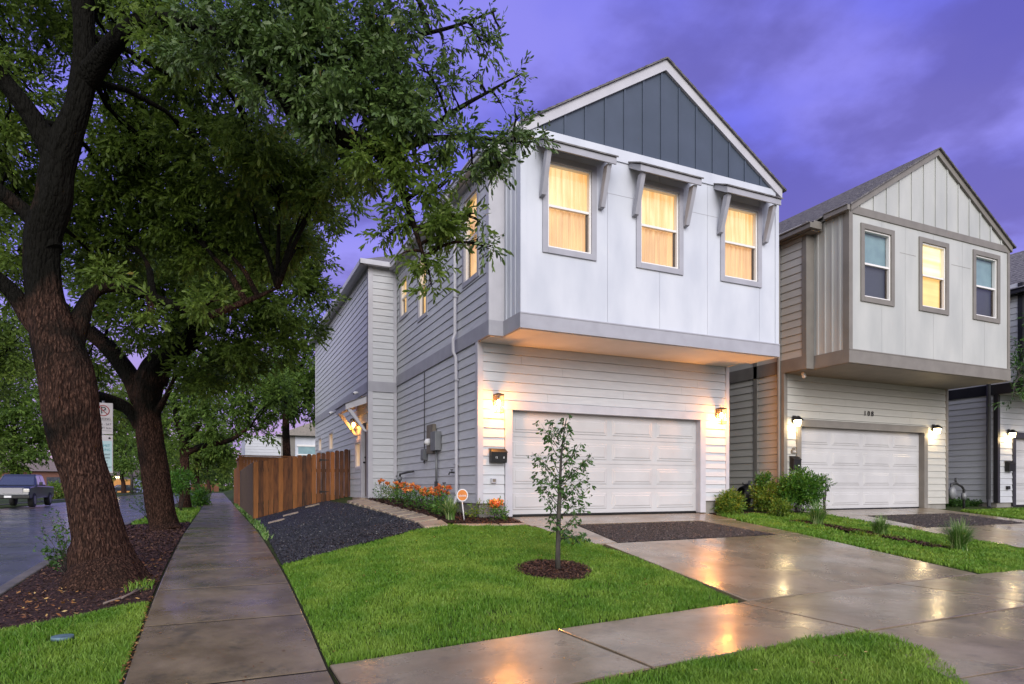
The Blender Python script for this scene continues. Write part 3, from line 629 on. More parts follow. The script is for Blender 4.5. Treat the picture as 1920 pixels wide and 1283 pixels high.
# ---------------------------------------------------------------- houses
def siding(mb, F, u0, u1, z0, z1, holes=(), e=.188, top=None):
    """lap boards on a wall frame; each board a wedge proud at its lower edge; top(u) optional sloped limit"""
    z = z0
    cuts = sorted({v for h in holes for v in (h[2], h[3]) if z0 < v < z1})
    while z < z1-.01:
        zt = min(z+e, z1); lv = [z]+[v for v in cuts if z+.002 < v < zt-.002]+[zt]
        for za, zb in zip(lv, lv[1:]):
            zm = (za+zb)/2; segs = [(u0, u1)]
            for (a, b, c, d) in holes:
                if c < zm < d:
                    ns = []
                    for (s, t) in segs:
                        if b <= s or a >= t: ns.append((s, t))
                        else:
                            if a > s: ns.append((s, a))
                            if b < t: ns.append((b, t))
                    segs = ns
            na, nb = .018-.017*(za-z)/(zt-z), .018-.017*(zb-z)/(zt-z); zlo = za+.007 if za == z and z > z0 else za
            sg2 = []
            for (s, t) in segs:
                jp = s+((hash((round(z, 3), round(s, 2))) % 1000)/1000)*3.6
                while jp < t-.4:
                    if jp > s+.4: sg2.append((s, jp-.0015)); s = jp+.0015
                    jp += 3.6
                sg2.append((s, t))
            for (s, t) in sg2:
                if t-s > .01:
                    mb.hexa([F.P(s, -.14, zlo), F.P(t, -.14, zlo), F.P(t, na, zlo), F.P(s, na, zlo), F.P(s, -.14, zb), F.P(t, -.14, zb), F.P(t, nb, zb), F.P(s, nb, zb)])
        z = zt
def panel(mb, F, u0, u1, z0, z1, holes=(), seams=(), t=.14):
    us = sorted({u0, u1, *[h[i] for h in holes for i in (0, 1)], *seams}); zs = sorted({z0, z1, *[h[i] for h in holes for i in (2, 3)]})
    for a, b in zip(us, us[1:]):
        for c, d in zip(zs, zs[1:]):
            m1, m2 = (a+b)/2, (c+d)/2
            if any(h[0] < m1 < h[1] and h[2] < m2 < h[3] for h in holes): continue
            ga = .003 if a in seams else 0; gb = .003 if b in seams else 0
            F.box(mb, a+ga, b-gb, -t, 0, c, d)
def window(parent, F, u0, u1, z0, z1, trim, up, lo, cas=.11, label=None, pleats=True, sash=None, sill=True, split=True, blind=False):
    """casing > sash, glass pane, what shows behind it"""
    mb = MB(); ft = .03
    F.box(mb, u0, u0+cas, -.02, ft, z0, z1); F.box(mb, u1-cas, u1, -.02, ft, z0, z1)
    F.box(mb, u0+cas, u1-cas, -.02, ft, z1-cas, z1); F.box(mb, u0+cas, u1-cas, -.02, ft+.004, z0, z0+cas)
    w = mb.build('window', trim, parent, bevel=.003)
    if label: w['label'] = label
    a, b, c, d = u0+cas, u1-cas, z0+cas, z1-cas; zm = (c+d)/2
    mb = MB(); s = .035
    for (x0, x1, y0, y1, nn) in ((a, a+s, c, d, 0), (b-s, b, c, d, 0), (a+s, b-s, d-s, d, 0), (a+s, b-s, c, c+s, 0)):
        F.box(mb, x0, x1, -.10, -.005, y0, y1)
    if split: F.box(mb, a+s, b-s, -.085, -.02, zm-.022, zm+.022)
    mb.build('sash', sash or M['frame_w'], w, bevel=.002)
    mb = MB(); mb.face([F.P(a+s, -.054, c+s), F.P(b-s, -.054, c+s), F.P(b-s, -.054, d-s), F.P(a+s, -.054, d-s)]); mb.build('glass', M['glass'], w)
    def fill(name, y0, y1, m, nn):
        mb = MB(); n = 48; U0, U1 = a-.01, b+.01
        if blind:
            z = y0
            while z < y1-.005:
                mb.hexa([F.P(U0, nn-.02, z), F.P(U1, nn-.02, z), F.P(U1, nn, z-.004), F.P(U0, nn, z-.004), F.P(U0, nn-.012, z+.030), F.P(U1, nn-.012, z+.030), F.P(U1, nn+.004, z+.027), F.P(U0, nn+.004, z+.027)]); z += .034
            F.box(mb, U0, U1, nn-.03, nn-.025, y0, y1)
        elif pleats:
            for i in range(n):
                ua, ub = U0+(U1-U0)*i/n, U0+(U1-U0)*(i+1)/n
                fa = nn+.018*math.sin(ua*62+math.sin(ua*9)*2); fb = nn+.018*math.sin(ub*62+math.sin(ub*9)*2)
                mb.face([F.P(ua, fa, y0), F.P(ub, fb, y0), F.P(ub, fb, y1), F.P(ua, fa, y1)], True)
        else: F.box(mb, U0, U1, nn-.02, nn, y0, y1)
        return mb.build(name, m, w)
    nm = 'blind' if blind else ('curtain' if pleats else 'lit_room')
    if split:
        fill(nm, zm, d, up, -.118)
        fill(nm, c, zm, lo, -.119)
        mb = MB(); F.box(mb, b-s-.035, b-s, -.10, -.07, c+s, zm-.02); F.box(mb, a+s, b-s-.035, -.10, -.07, c+s, c+s+.014); mb.build('screen_track', M['bronze'], w)
    else: fill(nm, c, d, up, -.118)
    return w
def garage_door(parent, F, u0, u1, z0, z1, trim, paint):
    mb = MB(); n0 = -.13
    rows, cols = 4, 4; rh = (z1-z0)/rows; cw = (u1-u0)/cols
    for r in range(rows):
        a, b = z0+r*rh+.007, z0+(r+1)*rh-.007
        F.box(mb, u0, u1, n0-.05, n0, a, b)
        F.box(mb, u0, u1, n0-.05, n0-.012, b-.0005, b+.0145)
        for c in range(cols):
            s, t = u0+c*cw+.07, u0+(c+1)*cw-.07; p, q = a+.085, b-.085
            for (i0, i1, nn0, nn1) in ((0, .03, 0, .008), (.055, .10, .001, .011)):
                mb.hexa([F.P(s+i0, n0+nn0*.5, p+i0), F.P(t-i0, n0+nn0*.5, p+i0), F.P(t-i0-.028, n0+nn1, p+i0+.028), F.P(s+i0+.028, n0+nn1, p+i0+.028),
                         F.P(s+i0, n0+nn0*.5, q-i0), F.P(t-i0, n0+nn0*.5, q-i0), F.P(t-i0-.028, n0+nn1, q-i0-.028), F.P(s+i0+.028, n0+nn1, q-i0-.028)]) if False else None
            # raised field: a frustum whose edge bevels catch the light
            for (i0, dn) in ((0, .012), (.05, .024)):
                o_, i_ = [(s+i0, p+i0), (t-i0, p+i0), (t-i0, q-i0), (s+i0, q-i0)], [(s+i0+.02, p+i0+.02), (t-i0-.02, p+i0+.02), (t-i0-.02, q-i0-.02), (s+i0+.02, q-i0-.02)]
                base = n0+.0005 if i0 == 0 else n0+.0122
                for k in range(4):
                    k2 = (k+1) % 4
                    mb.face([F.P(o_[k][0], base, o_[k][1]), F.P(o_[k2][0], base, o_[k2][1]), F.P(i_[k2][0], n0+dn, i_[k2][1]), F.P(i_[k][0], n0+dn, i_[k][1])])
                mb.face([F.P(*(i_[k][0], n0+dn, i_[k][1])) for k in range(4)])
    d = mb.build('garage_door', paint, parent)
    mb = MB(); F.box(mb, u0, u1, n0-.045, n0+.012, z0-.03, z0-.002); mb.build('bottom_seal', M['black_metal'], d)
    mb = MB(); w = .16
    F.box(mb, u0-w, u0, -.16, .035, z0-.03, z1); F.box(mb, u1, u1+w, -.16, .035, z0-.03, z1); F.box(mb, u0-w-.01, u1+w+.01, -.16, .042, z1, z1+w+.02)
    mb.build('garage_frame', trim, parent, bevel=.004)
def awning(parent, F, u0, u1, zt, trim, label):
    mb = MB(); pr = .40; zf = zt-.19
    F.box(mb, u0, u1, pr-.03, pr, zf-.13, zf+.005); 
    for s in (u0, u1-.03): mb.hexa([F.P(s, .005, zt-.10), F.P(s+.03, .005, zt-.10), F.P(s+.03, pr-.03, zf-.13), F.P(s, pr-.03, zf-.13), F.P(s, .005, zt), F.P(s+.03, .005, zt), F.P(s+.03, pr-.03, zf), F.P(s, pr-.03, zf)])
    mb.hexa([F.P(u0+.03, .005, zt-.03), F.P(u1-.03, .005, zt-.03), F.P(u1-.03, pr-.03, zf-.03), F.P(u0+.03, pr-.03, zf-.03), F.P(u0+.03, .005, zt-.01), F.P(u1-.03, .005, zt-.01), F.P(u1-.03, pr-.03, zf-.01), F.P(u0+.03, pr-.03, zf-.01)])
    a = mb.build('window_awning', trim, parent, bevel=.003); a['label'] = label
    mb = MB(); mb.hexa([F.P(u0-.03, .004, zt+.002), F.P(u1+.03, .004, zt+.002), F.P(u1+.03, pr+.03, zf-.008), F.P(u0-.03, pr+.03, zf-.008), F.P(u0-.03, .004, zt+.026), F.P(u1+.03, .004, zt+.026), F.P(u1+.03, pr+.03, zf+.018), F.P(u0-.03, pr+.03, zf+.018)])
    mb.build('awning_roof', M['shingle'], a)
    for s in (u0+.07, u1-.16):
        mb = MB(); b0, b1 = zf-.86, zf-.12
        mb.hexa([F.P(s, .004, b0), F.P(s+.09, .004, b0), F.P(s+.09, .12, b0+.02), F.P(s, .12, b0+.02), F.P(s, pr-.19, b1), F.P(s+.09, pr-.19, b1), F.P(s+.09, pr-.05, b1), F.P(s, pr-.05, b1)])
        mb.build('bracket', trim, a, bevel=.003)

def gable_house(name, loc, label, P):
    R = empty(name, loc, label, 'house'); q = P
    X0, X1, B0, B1, YL, YU, YB = q['X0'], q['X1'], q['B0'], q['B1'], q['YL'], q['YU'], q['YB']
    zf, zb, zb2, ze, zp = q['zf'], q['zb'], q['zb2'], q['ze'], q['zp']   # siding foot, belt bottom/top, eave, peak
    S_, P_, T_ = q['S'], q['Pm'], q['T']
    FF = Fr((0, YL, 0), (1, 0, 0), (0, -1, 0)); FB = Fr((0, YB, 0), (1, 0, 0), (0, -1, 0)); FS = Fr((X0, 0, 0), (0, 1, 0), (-1, 0, 0)); FBS = Fr((B0, 0, 0), (0, 1, 0), (-1, 0, 0)); FU = Fr((0, YU, 0), (1, 0, 0), (0, -1, 0))
    YJ = q['YJ']
    # foundation
    mb = MB(); mb.box(X0+.03, q['d0']-.05, YL+.03, YL+.3, zf-.75, zf-.002); mb.build('foundation', M['concrete_found'], R); mb = MB(); mb.box(q['d1']+.05, X1-.03, YL+.03, YL+.3, zf-.75, zf-.002); mb.build('foundation', M['concrete_found'], R); mb = MB()
    mb.box(X0+.03, X0+.3, YL+.3, YJ, zf-.75, zf-.002); mb.build('foundation', M['concrete_found'], R)
    # lower walls
    mb = MB(); fw = .17
    siding(mb, FF, X0+.09, X1-.09, zf, zb-.003, holes=[(q['d0']-fw, q['d1']+fw, 0, q['dz1']+fw+.02)])
    siding(mb, FS, YL+.0, YJ, zf, zb, holes=q.get('low_holes', ()))
    mb.build('lower_wall', S_, R)
    mb = MB(); FF.box(mb, X1-.09, X1+.01, -.1, .03, zf, zb); mb.build('corner_trim', T_ if not q.get('light_corner') else M['trim_light'], R)
    mb = MB(); FF.box(mb, X0-.022, X0+.09, -.1, .03, zf-.0, zb)
    FS.box(mb, YL-.029, YL+.10, .0225, .029, zf, zb) ; 
    mb.build('corner_trim', T_ if not q.get('light_corner') else M['trim_light'], R)
    garage_door(R, FF, q['d0'], q['d1'], q['dz0'], q['dz1'], q['GT'], M['door_w'])
    # upper walls
    sw = q.get('side_windows', []); holes = [(a+.08, b-.08, c+.08, d-.08) for a, b, c, d in sw]
    mb = MB(); siding(mb, FS, YU+.10, YJ, zb2, ze, holes=holes); mb.build('upper_wall', S_, R)
    mb = MB(); FS.box(mb, YU+.141, YJ, -.14, .034, zb, zb2) ; FU.box(mb, X0-.034, B0+.02, -.141, .034, zb, zb2)
    FBS.box(mb, YB+.141, YU-.035, -.14, .034, zb, zb2); FB.box(mb, B0-.034, B1+.02, -.14, .034, zb, zb2)
    FB.box(mb, B0-.034, B1+.02, .034, .042, zb2-.03, zb2-.006)
    mb.build('belt_trim', T_ if not q.get('belt') else q['belt'], R, bevel=.003)
    mb = MB(); FU.box(mb, X0-.02, B0-.0, -.10, .022, zb2, ze); FS.box(mb, YU-.026, YU+.11, -.1, .030, zb2, ze)
    mb.build('jog_trim', q.get('jog') or T_, R, bevel=.003)
    # bay side: board and batten
    mb = MB(); FBS.box(mb, YB+.02, YU-.022, -.14, 0, zb2, ze)
    s = YB+.22
    while s < YU-.08: FBS.box(mb, s, s+.045, 0, .02, zb2, ze); s += .2
    mb.build('bay_side_wall', P_, R)
    # bay front with window openings
    fw_ = q['front_windows']; holes = [(a+.08, b-.08, c+.08, d-.08) for a, b, c, d in fw_]
    mb = MB(); panel(mb, FB, B0+.10, B1-.09, zb2, q['zg0'], holes=holes, seams=q['seams']); 
    mb.build('bay_wall', P_, R)
    if q.get('hseams'):
        for (a, b, z) in q['hseams']: mb = MB(); FB.box(mb, a, b, 0, .0025, z-.004, z+.004); mb.build('panel_joint', T_, R)
    mb = MB(); FB.box(mb, B0-.022, B0+.10, -.14, .022, zb2, ze+.02); FB.box(mb, B1-.09, B1+.012, -.14, .022, zb2, ze+.02); FB.box(mb, B0+.10, B1-.09, -.14, .026, q['zg0'], q['zg1'])
    mb.build('bay_trim', q.get('bay_trim') or T_, R, bevel=.003)
    # gable
    xc = (q['E0']+q['E1'])/2; zre = q.get('zre', ze); sl = (zp-zre)/(xc-q['E0'])
    def zr(x): return zp-sl*abs(x-xc)
    mb = MB(); gz = q['zg1']; xa = xc-(zp-gz)/sl; xb = xc+(zp-gz)/sl
    mb.prism([(xa, gz), (xb, gz), (xc, zp-.02)], 'y', YB-.0, YB+.14); 
    for x in q['battens']:
        h = zr(x)-.13
        if h > gz+.03: FB.box(mb, x-.022, x+.022, 0, .022, gz, h)
    mb.build('gable_wall', q['Gm'], R)
    # rake boards and roof
    mb = MB(); YR = YB-.06
    for sgn, xe in ((-1, q['E0']), (1, q['E1'])):
        zl = zr(xe); w = q.get('rw', .17)
        mb.hexa([(xe, YR, zl-w), (xc, YR, zp-w*1.05), (xc, YR+.10, zp-w*1.05), (xe, YR+.10, zl-w), (xe, YR, zl), (xc, YR, zp), (xc, YR+.10, zp), (xe, YR+.10, zl)])
    mb.build('rake_board', q['rake'], R)
    mb = MB(); t = .028; YE = q['YEND']; ex = .08
    YM = YU-.32
    for xe, yf, ye in ((q['E0']-ex, YR-.05, YM), (X0-.14, YM, YE), (q['E1']+ex, YR-.05, YE)):
        zl = zr(xe)
        mb.hexa([(xe, yf, zl+.003), (xc, yf, zp+.003), (xc, ye, zp+.003), (xe, ye, zl+.003), (xe, yf, zl+t), (xc, yf, zp+t), (xc, ye, zp+t), (xe, ye, zl+t)])
        n = int((zp-zl)/.11)
        for i in range(n):
            f0, f1 = i/n, (i+.93)/n
            A = lambda f: (xe+(xc-xe)*f, zl+(zp-zl)*f)
            (x0, z0), (x1, z1) = A(f0), A(f1)
            mb.hexa([(x0, yf-.004, z0+t), (x1, yf-.004, z1+t), (x1, ye, z1+t), (x0, ye, z0+t), (x0, yf-.004, z0+t+.014), (x1, yf-.004, z1+t+.003), (x1, ye, z1+t+.003), (x0, ye, z0+t+.014)])
    mb.build('roof', M['shingle'], R)
    # eave soffit/gutter, left side
    mb = MB()
    gx = q['E0']-ex; gzz = zr(gx)
    mb.box(gx-.09, gx+.0, YB-.10, YM-.10, gzz-.12, gzz+.0); mb.box(gx-.115, gx-.09, YB-.10, YM-.10, gzz-.01, gzz+.012)
    mb.build('bay_gutter', q['gutter'], R, bevel=.008)
    mb = MB(); mb.box(gx-.0, B0+.1, YB+.05, YU, gzz-.11, gzz-.085) if gx < B0 else mb.box(B0-.024, B0+.1, YB+.05, YU, gzz-.11, gzz-.085)
    mb.box(B0-.02, B0+.1, YB+.0, YU, ze, gzz-.0); mb.build('bay_eave', q['gutter'], R)
    x2 = X0-.14; g2 = zr(x2); mb = MB()
    mb.box(x2-.12, x2, YM-.02, YJ, g2-.13, g2+.0); mb.box(x2-.15, x2-.12, YM-.02, YJ, g2-.02, g2+.012); mb.box(x2, gx-.03, YM-.02, YM+.06, g2-.13, g2+.05)
    mb.build('gutter', q['gutter'], R, bevel=.008)
    mb = MB(); mb.box(x2, X0+.1, YM+.06, YJ, g2-.16, g2-.131); mb.box(X0+.0, B0+.1, YM+.06, YU+.1, g2-.13, g2+.02); mb.build('eave_soffit', q['gutter'], R)
    # overhang soffit
    mb = MB(); mb.box(X0+.02, X1, YU+.02, YL-.001, zb-.05+.04, zb+.06); mb.box(B0+.0, B1, YB+.02, YU+.02, zb-.01, zb+.06)
    mb.build('soffit', q['soffit'], R)
    # core that closes the house to light (behind the 14 cm of wall)
    mb = MB(); mb.box(X0+.145, X1-.1, YL+.145+.03, YJ-.02, zf-.7, zb-.02); mb.box(max(B0, X0)+.145, X1-.1, YU+.145, YJ-.02, zb+.065, ze-.03); mb.box(B0+.145, B1-.1, YB+.145, YU+.145, zb+.065, ze-.03)
    mb.box(X1-.1, X1, YL+.16, YJ, zf-.3, ze-.03); mb.box(B1-.14, B1, YB+.145, YU+.3, zb2, ze-.03)
    mb.build('inner_wall', M['black_trim'] if not q.get('core') else q['core'], R)
    return R, FF, FB, FS, zr

# ---- the near white house
P1 = dict(X0=4.71, X1=11.15, B0=5.01, B1=11.33, YL=11.86, YU=11.28, YB=10.52, YJ=18.17, zf=.81, zb=4.02, zb2=4.31, ze=7.50, zre=7.74, zp=9.74, rw=.20,
          S=M['siding'], Pm=M['panel'], T=M['trim'], GT=M['trim_light'], d0=5.44, d1=10.28, dz0=.565, dz1=2.70,
          front_windows=[(5.44, 6.60, 5.46, 7.26), (7.52, 8.68, 5.47, 7.24), (9.67, 10.83, 5.49, 7.24)],
          seams=[6.86, 8.10, 9.33, 10.78], hseams=[(6.75, 7.45, 6.82), (8.8, 9.6, 6.82)], zg0=7.47, zg1=7.71, E0=5.03, E1=11.40, Gm=M['slate'], battens=[5.47+.4445*i for i in range(13)],
          rake=M['trim_light'], gutter=M['trim_light'], soffit=M['soffit'], YEND=18.2, side_windows=[(11.78, 12.72, 5.30, 7.17), (15.20, 16.05, 5.35, 7.05), (16.98, 17.85, 5.80, 7.02)],
          light_corner=True, jog=M['trim_light'], bay_trim=M['panel'])
H1, FF, FB, FS, zr1 = gable_house('white_house', (4.71, 11.86, .55), 'white two storey house with slate gable and three awning windows', P1)
for i, (w, nm) in enumerate(zip(P1['front_windows'], ('left', 'middle', 'right'))):
    window(H1, FB, *w, M['trim'], M['curtain_hi'], M['curtain_lo'], label=f'{nm} front window with lit curtains')
for i, (a, b) in enumerate(((5.30, 6.80), (7.35, 8.83), (9.50, 11.00))):
    awning(H1, FB, a, b, 7.50, M['trim'], f'{("left", "middle", "right")[i]} bracketed awning over a front window')
for w in P1['side_windows']:
    window(H1, FS, *w, M['trim'], M['room_amber'], M['room_amber'], cas=.10, pleats=False)
# rear wing, jogged out towards the side street
XJ = 3.90; YJ, YE1 = 18.17, 28.9; FR = Fr((XJ, 0, 0), (0, 1, 0), (-1, 0, 0)); FRF = Fr((0, YJ, 0), (1, 0, 0), (0, -1, 0))
rw = [(24.25, 25.25, 2.45, 3.22), (27.1, 28.0, 2.55, 3.2), (19.25, 20.1, 1.65, 2.55)]
mb = MB(); dh = [(a+.06, b-.06, c+.06, d-.06) for a, b, c, d in rw]+[(18.22, 19.2, .5, 3.06)]
siding(mb, FR, YJ+.10, YE1, .81, 3.83, holes=dh); siding(mb, FR, YJ+.10, YE1, 4.12, 7.45)
siding(mb, FRF, XJ+.10, 4.68, .81, 3.83); siding(mb, FRF, XJ+.10, 4.68, 4.12, 7.40)
mb.build('rear_wall', M['siding'], H1)
mb = MB(); FR.box(mb, YJ, YE1, -.14, .032, 3.83, 4.12); FRF.box(mb, XJ-.032, 4.69, -.14, .034, 3.83, 4.12)
mb.build('rear_belt', M['trim'], H1)
mb = MB(); FR.box(mb, YE1-.1, YE1, -.1, .03, .81, 7.4); mb.build('rear_corner_trim', M['trim_light'], H1); mb = MB(); FRF.box(mb, 4.60, 4.69, -.1, .026, .81, 7.4); mb.build('rear_corner_trim', M['trim_light'], H1)
mb = MB(); FRF.box(mb, XJ-.034, XJ+.10, -.1, .03, .81, 7.4); FR.box(mb, YJ-.027, YJ+.11, -.1, .034, .81, 7.4)
mb.build('rear_corner_trim', M['trim_light'], H1)
mb = MB(); mb.box(XJ+.15, 11, YJ+.15, YE1, .0, 7.42); mb.box(XJ+.03, XJ+.3, YJ+.03, YE1, .1, .808); mb.box(XJ+.03, 4.9, YJ+.03, YJ+.3, .1, .808); mb.build('rear_core', M['concrete_found'], H1)
mb = MB(); xe = XJ-.18; xc = 8.21
for sgn, xe_, zl in ((-1, XJ-.18, 7.44), (1, 11.5, 7.55)):
    mb.hexa([(xe_, YJ-.15, zl), (xc, YJ+3.4, 9.66), (xc, YE1+.1, 9.66), (xe_, YE1+.1, zl), (xe_, YJ-.15, zl+.06), (xc, YJ+3.4, 9.72), (xc, YE1+.1, 9.72), (xe_, YE1+.1, zl+.06)])
mb.hexa([(XJ-.18, YJ-.15, 7.44), (5.6, YJ-.15, 7.44), (xc, YJ+3.4, 9.64), (xc-.1, YJ+3.5, 9.64), (XJ-.18, YJ-.15, 7.50), (5.6, YJ-.15, 7.50), (xc, YJ+3.4, 9.7), (xc-.1, YJ+3.5, 9.7)])
mb.build('rear_roof', M['shingle'], H1)
mb = MB(); mb.box(XJ-.30, XJ-.18, YJ-.25, YE1+.1, 7.33, 7.47); mb.box(XJ-.30, 4.55, YJ-.27, YJ-.15, 7.33, 7.47); mb.box(XJ-.18, XJ+.02, YJ-.15, YE1, 7.37, 7.40); mb.box(XJ+.02, 4.7, YJ-.15, YJ, 7.37, 7.40)
mb.build('rear_gutter', M['trim_light'], H1, bevel=.008)
window(H1, FR, *rw[0], M['trim_light'], M['room_amber'], None, cas=.08, split=False, pleats=False)
window(H1, FR, *rw[1], M['trim_light'], M['room_amber'], None, cas=.08, split=False, pleats=False)
window(H1, FR, *rw[2], M['trim_light'], M['room_amber'], None, cas=.08, split=False, pleats=False, label='narrow amber sidelight beside the entry door')
mb = MB(); FR.box(mb, 18.32, 19.10, -.13, -.08, .86, 2.98)
for (a, b) in ((1.0, 1.65), (1.8, 2.85)): FR.box(mb, 18.44, 18.98, -.08, -.07, a, b)
door = mb.build('entry_door', mat('dark_brown_door', (.05, .025, .015), .4, .5, var=(.07, .035, .02), vscale=5), H1, bevel=.004)
mb = MB(); mb.ball(FR.P(19.0, -.03, 1.85), .03, sc=(1, 1, 1)); mb.tube([FR.P(19.0, -.09, 1.85), FR.P(19.0, -.03, 1.85)], .012, 8); mb.tube([FR.P(19.0, -.08, 2.0), FR.P(19.0, -.045, 2.0)], .028, 10); mb.build('handle', M['black_metal'], door)
mb = MB(); FR.box(mb, 18.28, 18.36, -.14, .03, .81, 3.06); FR.box(mb, 19.10, 19.22, -.14, .03, .81, 3.06); FR.box(mb, 18.36, 19.10, -.14, .034, 2.98, 3.1); mb.build('door_frame', M['trim_light'], H1)
mb = MB(); FR.box(mb, 18.2, 19.3, 0, .25, .74, .82); mb.build('door_step', M['paver'], H1)
# entry canopy
mb = MB(); ca, cb, pr = 18.35, 19.95, .62; zt = 3.72
mb.hexa([FR.P(ca, .034, zt-.05), FR.P(cb, .034, zt-.05), FR.P(cb, pr, zt-.33), FR.P(ca, pr, zt-.33), FR.P(ca, .034, zt), FR.P(cb, .034, zt), FR.P(cb, pr, zt-.26), FR.P(ca, pr, zt-.26)])
for s in (ca, cb-.035): mb.hexa([FR.P(s, .034, zt-.20), FR.P(s+.035, .034, zt-.20), FR.P(s+.035, pr, zt-.42), FR.P(s, pr, zt-.42), FR.P(s, .034, zt-.051), FR.P(s+.035, .034, zt-.051), FR.P(s+.035, pr, zt-.331), FR.P(s, pr, zt-.331)])
FR.box(mb, ca+.035, cb-.035, pr-.03, pr, zt-.42, zt-.332)
can = mb.build('entry_canopy', M['trim_light'], H1)
for s in (ca+.02, cb-.14):
    mb = MB(); mb.hexa([FR.P(s, .003, zt-1.02), FR.P(s+.09, .003, zt-1.02), FR.P(s+.09, .1, zt-1.0), FR.P(s, .1, zt-1.0), FR.P(s, pr-.18, zt-.40), FR.P(s+.09, pr-.18, zt-.40), FR.P(s+.09, pr-.05, zt-.40), FR.P(s, pr-.05, zt-.40)]); mb.build('bracket', M['trim_light'], can)
mb = MB(); mb.hexa([FR.P(ca-.03, .033, zt+.002), FR.P(cb+.03, .033, zt+.002), FR.P(cb+.03, pr+.03, zt-.262), FR.P(ca-.03, pr+.03, zt-.262), FR.P(ca-.03, .033, zt+.025), FR.P(cb+.03, .033, zt+.025), FR.P(cb+.03, pr+.03, zt-.24), FR.P(ca-.03, pr+.03, zt-.24)]); mb.build('canopy_roof', M['shingle'], can)
# downspout
mb = MB(); px_ = 4.71-.07
mb.tube([(px_-.18, 13.05, 7.34), (px_-.14, 13.05, 7.22), (px_, 13.05, 7.08), (px_, 13.05, 4.42), (px_-.05, 13.03, 4.3), (px_-.05, 13.01, 4.02), (px_, 12.99, 3.9), (px_, 12.95, .95), (px_-.04, 12.94, .8), (px_-.16, 12.92, .68)], .036, 8, smooth=False)
mb.build('downspout', M['trim_light'], H1)
for z in (1.6, 3.4, 5.2, 6.8): mb = MB(); mb.box(px_-.045, px_+.05, 13.0 if z > 4 else 12.93, 13.1 if z > 4 else 13.02, z, z+.03); mb.build('downspout_strap', M['trim'], H1)

# ---- neighbour houses
P2 = dict(X0=12.98, X1=19.55, B0=13.22, B1=19.50, YL=11.86, YU=11.18, YB=10.21, YJ=19, zf=.64, zb=4.0, zb2=4.32, ze=7.56, zre=7.63, zp=9.58, rw=.15,
          S=M['cream'], Pm=M['cream_panel'], T=M['taupe'], GT=M['taupe'], d0=13.56, d1=18.45, dz0=.55, dz1=2.68,
          front_windows=[(13.60, 14.78, 5.46, 7.28), (15.70, 16.87, 5.48, 7.30), (17.88, 19.06, 5.50, 7.32)], seams=[14.35, 15.2, 16.28, 17.45, 18.4], hseams=[(15.0, 15.6, 6.8), (17.0, 17.8, 6.8)],
          zg0=7.45, zg1=7.63, E0=13.22, E1=19.56, Gm=M['cream_panel'], battens=[13.6+.46*i for i in range(13)], rake=M['taupe'], gutter=M['taupe'], soffit=M['taupe'], YEND=20)
H2, FF2, FB2, FS2, zr2 = gable_house('cream_house', (12.98, 11.86, .55), 'cream two storey house with taupe trim and number 108', P2)
fw = P2['front_windows']
window(H2, FB2, *fw[0], M['taupe'], M['blind'], M['dark_blind'], blind=True, cas=.12, label='left front window with pale blind')
window(H2, FB2, *fw[1], M['taupe'], M['room_yellow'], M['room_yellow_lo'], pleats=False, cas=.12, label='middle front window lit bright yellow')
window(H2, FB2, *fw[2], M['taupe'], M['blind'], M['dark_blind'], blind=True, cas=.12, label='right front window with pale blind')
mb = MB(); FS2.box(mb, 12.72, 12.84, -.02, .031, .64, 3.99); FS2.box(mb, 12.72, 12.84, -.02, .034, 4.0, 7.4); mb.build('side_trim', M['taupe'], H2)
mb = MB(); mb.tube([(12.87, 11.95, 7.35), (12.90, 11.95, 7.2), (12.90, 11.95, 1.0), (12.84, 11.94, .75)], .04, 8, smooth=False); mb.build('downspout', M['taupe'], H2)
P3 = dict(X0=22.04, X1=28.6, B0=22.28, B1=28.5, YL=11.86, YU=11.18, YB=10.21, YJ=19, zf=.64, zb=4.0, zb2=4.32, ze=7.30, zp=9.3,
          S=M['siding'], Pm=M['panel'], T=M['black_trim'], GT=M['black_trim'], d0=22.98, d1=27.8, dz0=.55, dz1=2.68,
          front_windows=[(23.0, 24.15, 5.4, 7.2)], seams=[25.0, 26.0], zg0=7.3, zg1=7.5, E0=22.25, E1=28.6, Gm=M['slate'], battens=[22.6+.46*i for i in range(13)], rake=M['black_trim'], gutter=M['black_trim'], soffit=M['trim_light'], YEND=20)
H3, FF3, FB3, FS3, zr3 = gable_house('black_trimmed_house', (22.04, 11.86, .55), 'white two storey house with black trim at the right edge', P3)
window(H3, FB3, *P3['front_windows'][0], M['black_trim'], M['blind'], M['dark_blind'], blind=True)
mb = MB(); FS3.box(mb, 14.55, 14.72, -.02, .032, .64, 3.99); mb.build('side_trim', M['black_trim'], H3)
mb = MB(); mb.tube([(21.93, 12.05, 7.0), (21.93, 12.05, .75), (21.86, 12.0, .5), (21.7, 11.9, .46)], .06, 8, smooth=False); mb.build('downspout', M['black_trim'], H3)

